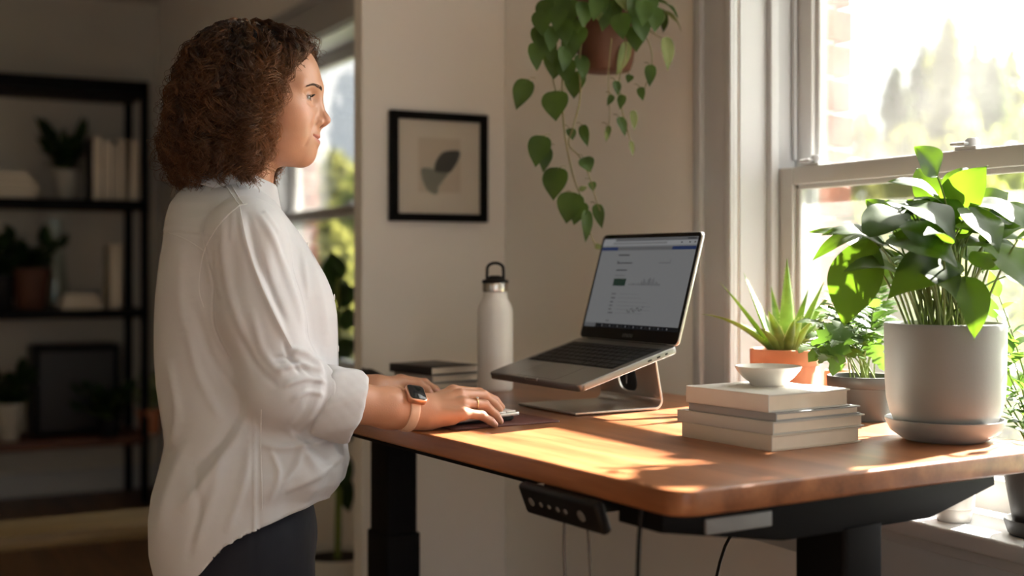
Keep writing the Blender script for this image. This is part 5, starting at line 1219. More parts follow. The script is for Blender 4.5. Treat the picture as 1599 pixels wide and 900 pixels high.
def skinmat():
    m, nt, b = new_mat('skin')
    at_ = nt.nodes.new('ShaderNodeVertexColor'); at_.layer_name = 'tint'
    tc = nt.nodes.new('ShaderNodeTexCoord'); n = nt.nodes.new('ShaderNodeTexNoise'); n.inputs['Scale'].default_value = 55; n.inputs['Detail'].default_value = 4
    nt.links.new(tc.outputs['Object'], n.inputs['Vector'])
    mr = nt.nodes.new('ShaderNodeMapRange'); mr.inputs[3].default_value = 0.90; mr.inputs[4].default_value = 1.08; nt.links.new(n.outputs['Fac'], mr.inputs[0])
    vm = nt.nodes.new('ShaderNodeVectorMath'); vm.operation = 'SCALE'; nt.links.new(at_.outputs['Color'], vm.inputs[0]); nt.links.new(mr.outputs[0], vm.inputs['Scale'])
    nt.links.new(vm.outputs[0], b.inputs['Base Color'])
    b.inputs['Roughness'].default_value = 0.46; b.inputs['Subsurface Weight'].default_value = 0.12; b.inputs['Subsurface Radius'].default_value = (0.012, 0.005, 0.003); b.inputs['Subsurface Scale'].default_value = 0.6
    n2 = nt.nodes.new('ShaderNodeTexNoise'); n2.inputs['Scale'].default_value = 420; n2.inputs['Detail'].default_value = 3; nt.links.new(tc.outputs['Object'], n2.inputs['Vector'])
    bp = nt.nodes.new('ShaderNodeBump'); bp.inputs['Strength'].default_value = 0.22; bp.inputs['Distance'].default_value = 0.0007; nt.links.new(n2.outputs['Fac'], bp.inputs['Height']); nt.links.new(bp.outputs[0], b.inputs['Normal'])
    return m
M['skin'] = skinmat()
body = np_obj('body', to_local(Vb), Qb, M['skin'], woman)
base_c = A_([0.50, 0.250, 0.152]); tint = np.tile(base_c, (len(Vb), 1))
hp = to_head(VH); X_, Y_, Z_ = hp[:, 0], np.abs(hp[:, 1]), hp[:, 2]
def mixc(sel, col, w): tint[:len(VH)][:] = tint[:len(VH)]*(1-(w*sel)[:, None]) + A_(col)*(w*sel)[:, None]
g = lambda c, r: np.exp(-(((hp[:, 0]-c[0])/r[0])**2 + ((Y_-c[1])/r[1])**2 + ((Z_-c[2])/r[2])**2))
mixc(g((0.070, 0.042, 0.080), (0.02, 0.016, 0.016)), (0.58, 0.25, 0.17), 0.6)          # cheek
mixc(g((0.112, 0.0, 0.073), (0.012, 0.012, 0.010)), (0.56, 0.25, 0.17), 0.6)
zl = Z_-6.5*Y_**2; lipw = (np.abs(zl-0.0432) < np.where(zl > 0.0432, 0.0062, 0.0085)*np.sqrt(np.clip(1-(Y_/0.0255)**2, 0, 1))) & (X_ > 0.068)
mixc(lipw.astype(float), (0.50, 0.19, 0.15), 0.85)
mixc((np.exp(-((zl-0.0430)/0.0010)**2)*(Y_ < 0.026)*(X_ > 0.07)), (0.20, 0.06, 0.05), 0.8)
ez = (Z_-EYEC[2]); rr = np.sqrt((X_-EYEC[0])**2+(Y_-EYEC[1])**2+ez**2)
mixc(((rr < 0.0150) & (np.abs(ez+0.0006) < 0.0052) & (X_ > 0.078)).astype(float), (0.16, 0.07, 0.045), 0.75)     # lash line
mixc(g((0.082, 0.031, 0.118), (0.02, 0.018, 0.005)), (0.46, 0.22, 0.145), 0.5)
mixc(g((0.1005, 0.0062, 0.063), (0.004, 0.004, 0.004)), (0.18, 0.06, 0.04), 0.8)
# knuckles redder, nails paler
for M4, P4, D4, T4, V0, o0 in ((rM, rP, rD, rT, VR_, off[1]), (lM, lP, lD, lT, VL_, off[2])):
    tt = tint[o0:o0+len(V0)]
    for c in list(M4)+list(P4)+list(D4):
        w_ = np.exp(-(((V0-c)**2).sum(1))/0.009**2)*0.30; tt[:] = tt*(1-w_[:, None]) + A_([0.56, 0.25, 0.165])*w_[:, None]
    for i in range(4):
        ax = T4[i]-D4[i]; ax = ax/np.linalg.norm(ax); nrm = A_([0, 0, 1.0])-ax*ax[2]; nrm /= np.linalg.norm(nrm)
        q = V0-(T4[i]-ax*0.001); sel = (np.abs(q @ ax) < 0.0062) & (q @ nrm > 0.0030) & (((q-np.outer(q @ ax, ax)-np.outer(q @ nrm, nrm))**2).sum(1) < 0.0045**2)
        tt[sel] = A_([0.66, 0.36, 0.29])
col = body.data.color_attributes.new('tint', 'FLOAT_COLOR', 'POINT')
col.data.foreach_set('color', np.concatenate([tint, np.ones((len(tint), 1))], 1).ravel())
# eyes
M['eye_white'] = plain('eye_white', (0.42, 0.36, 0.33), 0.15, var=0.03); M['iris'] = plain('iris_brown', (0.09, 0.06, 0.04), 0.15, var=0.3, vscale=300); M['pupil'] = plain('pupil_black', (0.004, 0.004, 0.004), 0.08, var=0.02)
for s in (1, -1):
    vs, fs, mi = [], [], []; n, k = 28, 20; c = EYEC*A_([1, s, 1])
    for i in range(k+1):
        th_ = PI*i/k
        for j in range(n): a = 2*PI*j/n; vs.append(c + 0.0121*A_([math.cos(th_)*1.02, math.sin(th_)*math.cos(a), math.sin(th_)*math.sin(a)]))
    for i in range(k):
        for j in range(n): j2 = (j+1) % n; fs.append([i*n+j, i*n+j2, (i+1)*n+j2, (i+1)*n+j]); mi.append(2 if i < 2 else 1 if i < 6 else 0)
    o = np_obj('eyeball', to_local(from_head(np.array(vs))), fs, [M['eye_white'], M['iris'], M['pupil']], body); o.data.polygons.foreach_set('material_index', mi)
    o['label'] = 'brown eye'
# ---- hair
rs = np.random.RandomState(7)
def hairmat(name, c0, c1, tr, w):
    m, nt, b = new_mat(name); g_ = nt.nodes.new('ShaderNodeTexCoord'); n = nt.nodes.new('ShaderNodeVertexColor'); n.layer_name = 'tone'
    rp = nt.nodes.new('ShaderNodeValToRGB'); rp.color_ramp.elements[0].color = c0; rp.color_ramp.elements[1].color = c1; rp.color_ramp.elements[0].position = 0.05; rp.color_ramp.elements[1].position = 0.95
    nt.links.new(n.outputs['Color'], rp.inputs[0]); nt.links.new(rp.outputs[0], b.inputs['Base Color']); b.inputs['Roughness'].default_value = 0.36; b.inputs['Specular IOR Level'].default_value = 0.6
    t = nt.nodes.new('ShaderNodeBsdfTranslucent'); t.inputs[0].default_value = tr; mx = nt.nodes.new('ShaderNodeMixShader'); mx.inputs[0].default_value = w
    nt.links.new(b.outputs[0], mx.inputs[1]); nt.links.new(t.outputs[0], mx.inputs[2]); nt.links.new(mx.outputs[0], nt.nodes['Material Output'].inputs[0]); return m
M['hair'] = hairmat('brown_hair', srgb(30, 19, 14), srgb(150, 100, 62), (0.50, 0.24, 0.10, 1), 0.25)
M['hair_root'] = plain('dark_hair', (0.014, 0.008, 0.006), 0.7, var=0.3, vscale=60)
AXX = -0.028                                            # the hair hangs round this upright axis of the head
zk = A_([-0.06, -0.044, -0.02, 0.0, 0.04, 0.09, 0.13, 0.155, 0.192, 0.215, 0.230, 0.240])
Rb = A_([0.060, 0.085, 0.113, 0.122, 0.126, 0.115, 0.106, 0.099, 0.081, 0.058, 0.033, 0.0])        # to the back
Rs = A_([0.070, 0.085, 0.098, 0.104, 0.110, 0.110, 0.107, 0.103, 0.087, 0.065, 0.040, 0.0])        # to the sides
Rf = A_([0.060, 0.070, 0.080, 0.085, 0.095, 0.105, 0.118, 0.124, 0.122, 0.105, 0.070, 0.0])        # to the front
def hairR(phi, z):
    c, s = np.cos(phi), np.sin(phi); a = np.where(c > 0, np.interp(z, zk, Rf), np.interp(z, zk, Rb)); b = np.interp(z, zk, Rs)
    return 1/np.sqrt((c/np.maximum(a, 1e-4))**2 + (s/np.maximum(b, 1e-4))**2)
pz = A_([-0.06, 0.0, 0.03, 0.07, 0.105, 0.14, 0.168, 0.186, 0.2, 0.24]); pm = np.radians(A_([72, 68, 64, 60, 56, 48, 32, 14, 0, 0]))
def phimin(z): return np.interp(z, pz, pm)
# inner mass
def mass(p0):
    p = to_head(p0); x, y, z = p[..., 0]-AXX, p[..., 1], p[..., 2]; phi = np.arctan2(y, x); rho = np.sqrt(x*x+y*y)
    d = (rho - 0.80*hairR(phi, z+0.006))*0.7
    d = np.maximum(d, (z-0.224)*0.8); d = np.maximum(d, -0.015-z)
    face = (phimin(z)+0.10-np.abs(phi))*rho                       # open in front of the ears
    d = smax(d, face, 0.012)
    return d
VM, QM = mesh_sdf(mass, from_head(A_([-0.17, -0.14, -0.07])[None])[0]-A_([0, 0.02, 0]), from_head(A_([0.13, 0.14, 0.25])[None])[0]+A_([0, 0.02, 0]), 0.004)
nz = lambda V, f: np.sin(V[:, 0]*f+np.sin(V[:, 2]*f*0.7)*2)*np.sin(V[:, 1]*f*1.1+np.sin(V[:, 0]*f*0.8)*2)*np.sin(V[:, 2]*f*0.9+1)
VM = VM + vnormals(VM, QM)*(nz(VM, 190)*0.004)[:, None]
def tubes(P, rr, sides):
    N, npts = P.shape[:2]
    T = np.gradient(P, axis=1); T /= np.maximum(np.linalg.norm(T, axis=2, keepdims=True), 1e-9)
    U = np.cross(T, A_([0.31, 0.52, 0.8])); U /= np.maximum(np.linalg.norm(U, axis=2, keepdims=True), 1e-9); Wv = np.cross(T, U)
    V = np.concatenate([(P + U*(rr*math.cos(2*PI*k/sides))[..., None] + Wv*(rr*math.sin(2*PI*k/sides))[..., None])[:, :, None] for k in range(sides)], 2)
    idx = np.arange(N*npts*sides).reshape(N, npts, sides)
    Q = np.stack([idx[:, :-1, :], np.roll(idx, -1, 2)[:, :-1, :], np.roll(idx, -1, 2)[:, 1:, :], idx[:, 1:, :]], -1).reshape(-1, 4)
    return V.reshape(-1, 3), Q
def locks(N, per, npts, rad, deep, curl, wave, seed, zend, spread, tight, lmin, lmax, z0p=None, phir=None, hang=0.0):
    """N curling locks of per hairs each, falling over the mass of the hair"""
    rs = np.random.RandomState(seed)
    phi0 = rs.uniform(-PI, PI, N) if phir is None else rs.choice([-1, 1], N, p=phir[2])*rs.uniform(phir[0], phir[1], N)
    z0 = rs.uniform(*z0p, N) if z0p else 0.236 - 0.20*rs.rand(N)**1.1
    if phir is None:
        bad = np.abs(phi0) < phimin(z0)-0.02; phi0 = np.where(bad, np.sign(phi0)*(phimin(z0)+rs.rand(N)*0.6), phi0)
    Ln = rs.uniform(lmin, lmax, N); ze = np.maximum(z0-Ln, zend + rs.uniform(-0.018, 0.034, N)); ze = np.where(np.abs(phi0) < 1.9, np.maximum(ze, -0.02+rs.uniform(-0.02, 0.035, N)), ze)
    t = np.linspace(0, 1, npts)[None]; z = z0[:, None] + (ze-z0)[:, None]*t
    ph = phi0[:, None] + rs.uniform(-0.22, 0.22, N)[:, None]*t
    pmn = phimin(z) + rs.uniform(-0.10, 0.25, N)[:, None] - hang*t; ph = np.sign(phi0)[:, None]*np.maximum(np.abs(ph), pmn)
    lump = 1 + 0.045*np.sin(ph*7+z*60+seed) + 0.035*np.sin(z*95-ph*4)
    r = hairR(ph, z)*lump*(rs.uniform(*deep, N)[:, None] + spread*t*rs.uniform(-0.5, 1, N)[:, None])
    P = np.stack([AXX + r*np.cos(ph), r*np.sin(ph), z], -1)
    T = np.gradient(P, axis=1); T /= np.maximum(np.linalg.norm(T, axis=2, keepdims=True), 1e-9)
    O = np.stack([np.cos(ph), np.sin(ph), np.zeros_like(ph)], -1); O -= T*(O*T).sum(2, keepdims=True); O /= np.maximum(np.linalg.norm(O, axis=2, keepdims=True), 1e-9)
    S = np.cross(T, O); arc_ = np.concatenate([np.zeros((N, 1)), np.cumsum(np.linalg.norm(np.diff(P, axis=1), axis=2), 1)], 1)
    wl = rs.uniform(*wave, N)[:, None]; w = 2*PI*arc_/wl*np.where(rs.rand(N) < 0.5, -1, 1)[:, None] + rs.uniform(0, 6.3, N)[:, None]; amp = rs.uniform(*curl, N)[:, None]*np.clip(0.30+t*1.4, 0, 1)
    out = []
    for k in range(per):
        dw = rs.normal(0, 0.30, (N, 1)) + rs.normal(0, 0.5, (N, 1))*t; da = 1 + rs.normal(0, 0.16, (N, 1)); oO, oS = rs.normal(0, tight, (N, 1))*(0.5+t), rs.normal(0, tight, (N, 1))*(0.5+t); dz = rs.normal(0, 0.004, (N, 1))*t
        X = P + O*(amp*da*np.cos(w+dw) + oO)[..., None]*1.0 + S*(amp*da*np.sin(w+dw)*1.15 + oS)[..., None]; X[..., 2] += dz; out.append(X)
    TONE.append(np.repeat(np.tile(rs.rand(N)**2, per), npts*3)*0.5 + np.tile(np.repeat(t[0], 3), N*per)*0.22 + (0.45 if phir is not None else 0.0))  # locks by the face lighter, as if lit from the window
    X = np.concatenate(out, 0); rr = rad*rs.uniform(0.7, 1.3, (N*per, 1))*np.clip(1.25-np.tile(t, (N*per, 1)), 0.2, 1)**0.6
    return tubes(X, rr, 3)
TONE = []
H = [locks(420, 12, 44, 0.00085, (0.80, 0.97), (0.0045, 0.0085), (0.028, 0.046), 1, -0.035, 0.05, 0.0022, 0.08, 0.24),
     locks(260, 9, 44, 0.00075, (0.92, 1.02), (0.005, 0.010), (0.028, 0.044), 2, -0.035, 0.08, 0.0022, 0.07, 0.22),
     locks(900, 1, 40, 0.00042, (0.95, 1.06), (0.005, 0.012), (0.024, 0.045), 3, -0.04, 0.10, 0.003, 0.05, 0.20),
     locks(70, 10, 36, 0.0008, (0.80, 0.98), (0.003, 0.007), (0.03, 0.05), 5, 0.0, 0.03, 0.002, 0.06, 0.14, z0p=(0.205, 0.238)),
     locks(34, 7, 44, 0.0006, (0.86, 1.0), (0.005, 0.010), (0.028, 0.042), 6, -0.035, 0.10, 0.0022, 0.12, 0.22, z0p=(0.10, 0.19), phir=(0.75, 1.25, (0.75, 0.25)), hang=0.28)]
hv, hq, o_ = [from_head(to_head(VM))], [QM], len(VM)
for V, Q in H: hv.append(from_head(V)); hq.append(Q+o_); o_ += len(V)
hair = np_obj('hair', to_local(np.concatenate(hv)), np.concatenate(hq), [M['hair_root'], M['hair']], woman)
hair.data.polygons.foreach_set('material_index', np.concatenate([np.zeros(len(QM), np.int32), np.ones(sum(len(q) for q in hq[1:]), np.int32)]))
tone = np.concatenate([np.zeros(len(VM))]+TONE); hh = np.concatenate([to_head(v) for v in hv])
tone += np.clip((hh[:, 0]+0.015)/0.05, 0, 1)*0.45*(tone > 0)*np.clip((0.19-hh[:, 2])/0.06, 0, 1)  # window light painted in: strands lighter towards the face, below the crown
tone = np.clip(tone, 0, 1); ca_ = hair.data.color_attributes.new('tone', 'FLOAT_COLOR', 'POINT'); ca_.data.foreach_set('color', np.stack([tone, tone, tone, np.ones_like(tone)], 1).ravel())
hair['label'] = 'shoulder length curly brown hair'
# brows and lashes
mb = MB(); rng = random.Random(8)
for s in (1, -1):
    for k in range(260):
        t = rng.random(); y_ = 0.010+0.040*t; zb_ = 0.1232+0.0048*math.sin(min(1, t*1.15)*PI*0.62)-0.004*max(0, t-0.7)*3 + rng.uniform(-0.0030, 0.0030)*(1-0.6*t)
        p = from_head(A_([0.12, s*y_, zb_])[None])[0]
        for _ in range(40):                              # settle on the brow
            dd = head_sdf(p[None])[0]
            if abs(dd) < 2e-4: break
            p = p - hf*dd*0.7
        d_ = hl*(s*0.7)+A_([0, 0, 0.45-0.9*t])-hf*0.35; q = p+d_*0.0048+hf*0.0005; w_ = to_local(np.array([p, (p+q)/2+hf*0.0005, q])); mb.tube([tuple(v) for v in w_], [0.00020, 0.00018, 0.00008], 3)
mb.build('eyebrows', plain('brow_hair', (0.035, 0.018, 0.011), 0.6, var=0.2), body, ang=180)
mb = MB()
for s in (1, -1):
    for k in range(34):
        t = k/33*2-1; c = EYEC*A_([1, s, 1]); y_ = 0.0118*t; x_ = math.sqrt(max(0, 0.0139**2-y_*y_-0.003**2)); p = from_head((c + A_([x_, s*y_+s*0.0005, 0.0028*(1-t*t)+0.0006]))[None])[0]
        q = p + hf*0.0055 + hl*(s*0.0022*t) + A_([0, 0, 0.0018]); m_ = (p+q)/2 + A_([0, 0, -0.0008]); mb.tube([tuple(v) for v in to_local(np.array([p, m_, q]))], [0.00028, 0.00022, 0.00008], 3)
mb.build('eyelashes', M['hair_root'], body, ang=180)

# ---- shirt
def fabric(name, col, rough=0.85, weave=1400, tw=0.0, trc=None):
    m, nt, b = new_mat(name); b.inputs['Base Color'].default_value = col; b.inputs['Roughness'].default_value = rough; b.inputs['Sheen Weight'].default_value = 0.15; b.inputs['Specular IOR Level'].default_value = 0.25
    tc = nt.nodes.new('ShaderNodeTexCoord'); n = nt.nodes.new('ShaderNodeTexNoise'); n.inputs['Scale'].default_value = 60; n.inputs['Detail'].default_value = 6; nt.links.new(tc.outputs['Object'], n.inputs['Vector'])
    n2 = nt.nodes.new('ShaderNodeTexNoise'); n2.inputs['Scale'].default_value = weave; nt.links.new(tc.outputs['Object'], n2.inputs['Vector'])
    ad = nt.nodes.new('ShaderNodeMath'); ad.operation = 'MULTIPLY_ADD'; ad.inputs[1].default_value = 0.15; nt.links.new(n2.outputs['Fac'], ad.inputs[0]); nt.links.new(n.outputs['Fac'], ad.inputs[2])
    bp = nt.nodes.new('ShaderNodeBump'); bp.inputs['Strength'].default_value = 0.22; bp.inputs['Distance'].default_value = 0.0025; nt.links.new(ad.outputs[0], bp.inputs['Height']); nt.links.new(bp.outputs[0], b.inputs['Normal'])
    if tw > 0:
        t = nt.nodes.new('ShaderNodeBsdfTranslucent'); t.inputs[0].default_value = trc; mx = nt.nodes.new('ShaderNodeMixShader'); mx.inputs[0].default_value = tw
        nt.links.new(b.outputs[0], mx.inputs[1]); nt.links.new(t.outputs[0], mx.inputs[2]); nt.links.new(mx.outputs[0], nt.nodes['Material Output'].inputs[0])
    return m
M['shirt'] = fabric('white_cotton', (0.585, 0.59, 0.615, 1), tw=0.12, trc=(0.8, 0.76, 0.72, 1))
M['denim'] = fabric('dark_denim', (0.010, 0.013, 0.022, 1), 0.8, 2200)
sy = A_([290, 305, 320, 345, 370, 400, 430, 460, 490, 525, 560, 600, 640, 670, 690, 720, 742, 760, 800, 850, 900, 960])
sbk = A_([300, 285, 274, 266, 261, 254, 250, 247, 246, 246, 247, 250, 255, 259, 260, 252, 244, 238, 235, 240, 252, 268])
sfr = A_([394, 412, 430, 453, 472, 488, 507, 519, 525, 526, 526, 527, 531, 536, 541, 545, 538, 521, 512, 508, 505, 502])
sw = A_([0.06, 0.085, 0.115, 0.145, 0.16, 0.166, 0.168, 0.168, 0.166, 0.162, 0.160, 0.163, 0.170, 0.175, 0.180, 0.188, 0.190, 0.190, 0.192, 0.195, 0.197, 0.198])
sz = (415-sy)*PX
def torso(p, grow=0.0):
    z = p[..., 2]; zi = -z; bk, frn = np.interp(zi, -sz, (sbk-799.5)*PX), np.interp(zi, -sz, (sfr-799.5)*PX); w = np.interp(zi, -sz, sw)
    c = (bk+frn)/2; half = (frn-bk)/2; a = np.sqrt(np.maximum(half**2-(w*math.sin(BA))**2, 1e-4))/math.cos(BA)
    q = p-A_([0, 2.10, 0]); fx = (q[..., 0]-c)*bf[0] + q[..., 1]*bf[1]; ly = (q[..., 0]-c)*bl[0] + q[..., 1]*bl[1]
    n_ = 2.35; k = (np.abs(fx/a)**n_ + np.abs(ly/w)**n_)**(1/n_); d = (k-1)*np.minimum(a, w)*0.9
    d = np.maximum(d, z-0.128)
    return d - grow
rCuff = rElb*0.30 + rW*0.70 ; lCuff = lElb*0.38 + lW*0.62
rCuffEnd = cp(532, 633, 2.000); 
def sleeves(p, which):
    sh, el, cf = (rSh, rElb, rCuffEnd) if which < 0 else (lSh, lElb, lElb*0.5+lW*0.5)
    d = rcone(p, sh+A_([0, 0, 0.0]), el*0.5+sh*0.5+A_([-0.004, 0, 0]), 0.055, 0.057); d = smin(d, rcone(p, el*0.5+sh*0.5+A_([-0.004, 0, 0]), el+A_([0.012, 0, 0.006]), 0.057, 0.055), 0.03)
    d = smin(d, rcone(p, el+A_([0.012, 0, 0.006]), cf, 0.055, 0.046), 0.035); return d
def yoke(p):
    d = rcone(p, B_(-0.015, -0.060, 0.074), B_(0.0, -0.148, 0.045), 0.044, 0.047); d = smin(d, rcone(p, B_(-0.015, 0.060, 0.074), B_(0.0, 0.148, 0.045), 0.044, 0.047), 0.02)
    return smin(d, rcone(p, B_(-0.060, 0, 0.072), B_(-0.02, 0, 0.060), 0.05, 0.045), 0.03)
def shirt_sdf(p):
    d = smin(torso(p), yoke(p), 0.05); s = np.minimum(sleeves(p, -1), sleeves(p, 1)); return smin(d, s, 0.020)
VS, QS = mesh_sdf(shirt_sdf, BO+A_([-0.24, -0.31, -0.60]), BO+A_([0.36, 0.33, 0.20]), 0.0026)
VS = relax(VS, QS, 4, 0.5)
# cloth folds, pushed along the surface normal
N_ = vnormals(VS, QS); dT, dS = np.minimum(torso(VS), yoke(VS)), np.minimum(sleeves(VS, -1), sleeves(VS, 1)); isS = 1/(1+np.exp(-(dT-dS)/0.010))
q = VS-BO; f_, l_, z_ = q @ bf, q @ bl, VS[:, 2]
def fold(u, sharp=1.6): s = np.sin(u); return np.sign(s)*np.abs(s)**sharp
def sn(V, f, s): return np.sin(V[:, 0]*f+1.7*np.sin(V[:, 1]*f*0.8+s)+s) * np.sin(V[:, 1]*f*0.9+1.3*np.sin(V[:, 2]*f*0.7+2*s)) + 0.6*np.sin(V[:, 2]*f*1.1+1.5*np.sin(V[:, 0]*f*0.6+s*3))
warp = sn(VS, 9, 0.4)
disp = 0.0030*sn(VS, 16, 1.1)*0.6
# long soft drapes on the back and above the front tuck
low = np.clip((-0.10-z_)/0.25, 0, 1)
disp += (1-isS)*(0.0008 + 0.0030*low)*fold((34*l_*0.7 + 26*f_ + 10*z_ + 1.5*warp)*0.9+5*z_, 1.4)
disp += (1-isS)*0.0035*np.exp(-((z_+0.345)/0.03)**2)*fold(95*l_+40*f_+1.2*warp, 1.2)*np.clip(f_/0.06, 0, 1)
for el, sh, cf in ((rElb, rSh, rCuffEnd), (lElb, lSh, lElb*0.5+lW*0.5)):
    fa = (cf-el)/np.linalg.norm(cf-el); t2 = (VS-el) @ fa; ua = (el-sh)/np.linalg.norm(el-sh); t1 = (VS-sh) @ ua
    sel = isS*(np.sign((VS[:, 1]-2.1)*(sh[1]-2.1)) > 0)
    disp += sel*0.0022*np.clip((t2-0.02)/0.05, 0, 1)*fold(t2*170+5*warp+60*VS[:, 1], 1.3)
    disp += sel*0.0016*np.exp(-((t1-0.03)/0.05)**2)*fold((VS[:, 0]-sh[0])*190+0.6*warp, 1.2)
# creases one by one: where each runs, how wide, how high (millimetres), on the side they show
SPX, SPY = 799.5+FPX*VS[:, 0]/VS[:, 1], 415-FPX*VS[:, 2]/VS[:, 1]; facing = np.clip(-N_[:, 1]*2.5+0.4, 0, 1)
for pts, wd, am, on in (
    ([(372, 324), (385, 380), (405, 440), (432, 500), (455, 545)], 6, 4.0, 1), ([(400, 330), (425, 372), (448, 430), (470, 490), (486, 530)], 7, 4.0, 1), ([(386, 330), (400, 390), (426, 455), (450, 510)], 6, -3.0, 1),
    ([(455, 548), (478, 553), (505, 578)], 6, 4.5, 1), ([(432, 578), (470, 570), (508, 582)], 5, 3.5, 1), ([(440, 604), (478, 592), (512, 598)], 5, 3.5, 1), ([(452, 628), (482, 612), (508, 618)], 5, 2.5, 1), ([(444, 530), (454, 562), (472, 584)], 5, -3.0, 1), ([(425, 560), (455, 560), (490, 590)], 4, -2.5, 1),
    ([(352, 345), (350, 400), (362, 470), (388, 540)], 9, 2.6, 1), ([(338, 372), (336, 420), (344, 470)], 6, 2.2, 1), ([(326, 400), (326, 445)], 5, 2.0, 1), ([(365, 330), (362, 380)], 5, 2.2, 1), ([(410, 330), (436, 365)], 5, 2.2, 1), ([(372, 520), (398, 570), (436, 606)], 7, -2.2, 1), ([(392, 480), (412, 550), (446, 590)], 8, 2.4, 1),
    ([(405, 692), (440, 700), (500, 690), (537, 662)], 7, 3.5, 0), ([(420, 640), (450, 668), (500, 742)], 8, 3.5, 0), ([(440, 655), (480, 690), (525, 735)], 6, -2.8, 0), ([(400, 622), (372, 682), (330, 742), (282, 802)], 11, 4.5, 0), ([(385, 615), (350, 680), (300, 735)], 9, -3.0, 0), ([(262, 560), (276, 640), (268, 700)], 9, 3.0, 0), ([(300, 470), (330, 560), (385, 632)], 9, -2.5, 0), ([(290, 500), (312, 590), (350, 660)], 10, 2.5, 0),
    ([(482, 400), (502, 470), (513, 545)], 9, 2.5, 0), ([(456, 345), (470, 400), (480, 470)], 6, 3.0, 0), ([(542, 702), (505, 735), (445, 772)], 7, 3.5, 0), ([(522, 640), (514, 690), (532, 722)], 6, 3.0, 0), ([(470, 690), (462, 730), (430, 770)], 7, 3.0, 0), ([(420, 700), (436, 740), (420, 785)], 6, 2.5, 0), ([(292, 690), (266, 760), (252, 840)], 13, 3.5, 0), ([(352, 700), (332, 780), (302, 865)], 11, 3.0, 0), ([(392, 680), (380, 760), (352, 835)], 9, 2.6, 0), ([(300, 720), (312, 800), (290, 880)], 9, -2.2, 0), ([(285, 380), (280, 450), (288, 520)], 12, 2.0, 0)):
    c_ = cr(pts + pts[::-1], 26)[:(len(pts)-1)*26+1]; c_ = A_([q for q in c_]); seg_t = np.linspace(0, 1, len(c_))
    dd = np.full(len(VS), 1e9); tt = np.zeros(len(VS))
    m_ = (SPX > c_[:, 0].min()-40) & (SPX < c_[:, 0].max()+40) & (SPY > c_[:, 1].min()-40) & (SPY < c_[:, 1].max()+40)
    D2 = (SPX[m_][:, None]-c_[None, :, 0])**2 + (SPY[m_][:, None]-c_[None, :, 1])**2; k_ = D2.argmin(1); dd[m_] = D2.min(1); tt[m_] = seg_t[k_]
    taper = np.clip(np.sin(PI*np.clip(tt, 0.02, 0.98))*1.6, 0, 1)
    disp += am*1.45e-3*np.exp(-dd/(0.64*wd*wd))*taper*facing*(isS if on else 1-isS)
# seams: armhole, yoke, side
e = dT-dS; upper = (z_ > -0.14); disp += -0.0022*np.exp(-((e-0.001)/0.0022)**2)*upper + 0.0012*np.exp(-((e-0.006)/0.003)**2)*upper
ys_ = z_ - (0.052-0.10*np.clip(f_+0.11, 0, 0.2)*1.6); disp += (1-isS)*(f_ < -0.03)*(-0.0014*np.exp(-(ys_/0.0016)**2) + 0.0009*np.exp(-((ys_-0.005)/0.003)**2))
disp += (1-isS)*(z_ < -0.2)*(l_ < 0)*(0.0022*np.exp(-((f_-0.012)/0.0022)**2) - 0.0008*np.exp(-((f_-0.019)/0.003)**2))
VS2 = VS + N_*disp[:, None]
# hem, neck and sleeve openings
hx = A_([230, 256, 300, 330, 360, 390, 420, 470, 512, 560]); hy = A_([915, 925, 902, 880, 850, 815, 797, 781, 766, 760])
hemz = np.interp(VS[:, 0], (hx-799.5)*PX, (415-hy)*PX)
keep = (z_ > hemz)
tn = to_head(VS); neck = (np.hypot(tn[:, 0]+0.048, tn[:, 1]) < 0.060) & (z_ > 0.075); keep &= ~neck
for el, cf in ((rElb, rCuffEnd), (lElb, lElb*0.5+lW*0.5)): fa = (cf-el)/np.linalg.norm(cf-el); keep &= ~((((VS-cf) @ fa) > 0.004) & (((VS-cf)**2).sum(1) < 0.085**2) & (dS < dT-0.004))
# slide the last row of the hem onto the curve
km = keep[QS].all(1); Qk = QS[km]; edge_v = np.unique(Qk[(~keep[QS].any(1)).sum() and slice(0)]) if False else None
VS2[keep & (z_ < hemz+0.005), 2] = (hemz+0.0005)[keep & (z_ < hemz+0.005)]
used = np.unique(Qk); remap = -np.ones(len(VS2), np.int64); remap[used] = np.arange(len(used))
shirt = np_obj('shirt', to_local(VS2[used]), remap[Qk], M['shirt'], woman)
sm_ = shirt.modifiers.new('thick', 'SOLIDIFY'); sm_.thickness = 0.0016; sm_.offset = -1
shirt['label'] = 'loose white button shirt'
def band(name, rings, mat, parent, thick=0.0016, closed=True, ang=None, uneven=0.0):
    """rings: list of point rows, lofted into a cloth strip"""
    k = len(rings[0]); V = np.concatenate([A_(r) for r in rings]); Q = []
    for i in range(len(rings)-1):
        for j in range(k if closed else k-1): j2 = (j+1) % k; Q.append([i*k+j, i*k+j2, (i+1)*k+j2, (i+1)*k+j])
    o = np_obj(name, to_local(V), Q, mat, parent); m_ = o.modifiers.new('thick', 'SOLIDIFY'); m_.thickness = thick; m_.offset = 0
    s_ = o.modifiers.new('soft', 'SUBSURF'); s_.levels = 1; s_.render_levels = 1; return o
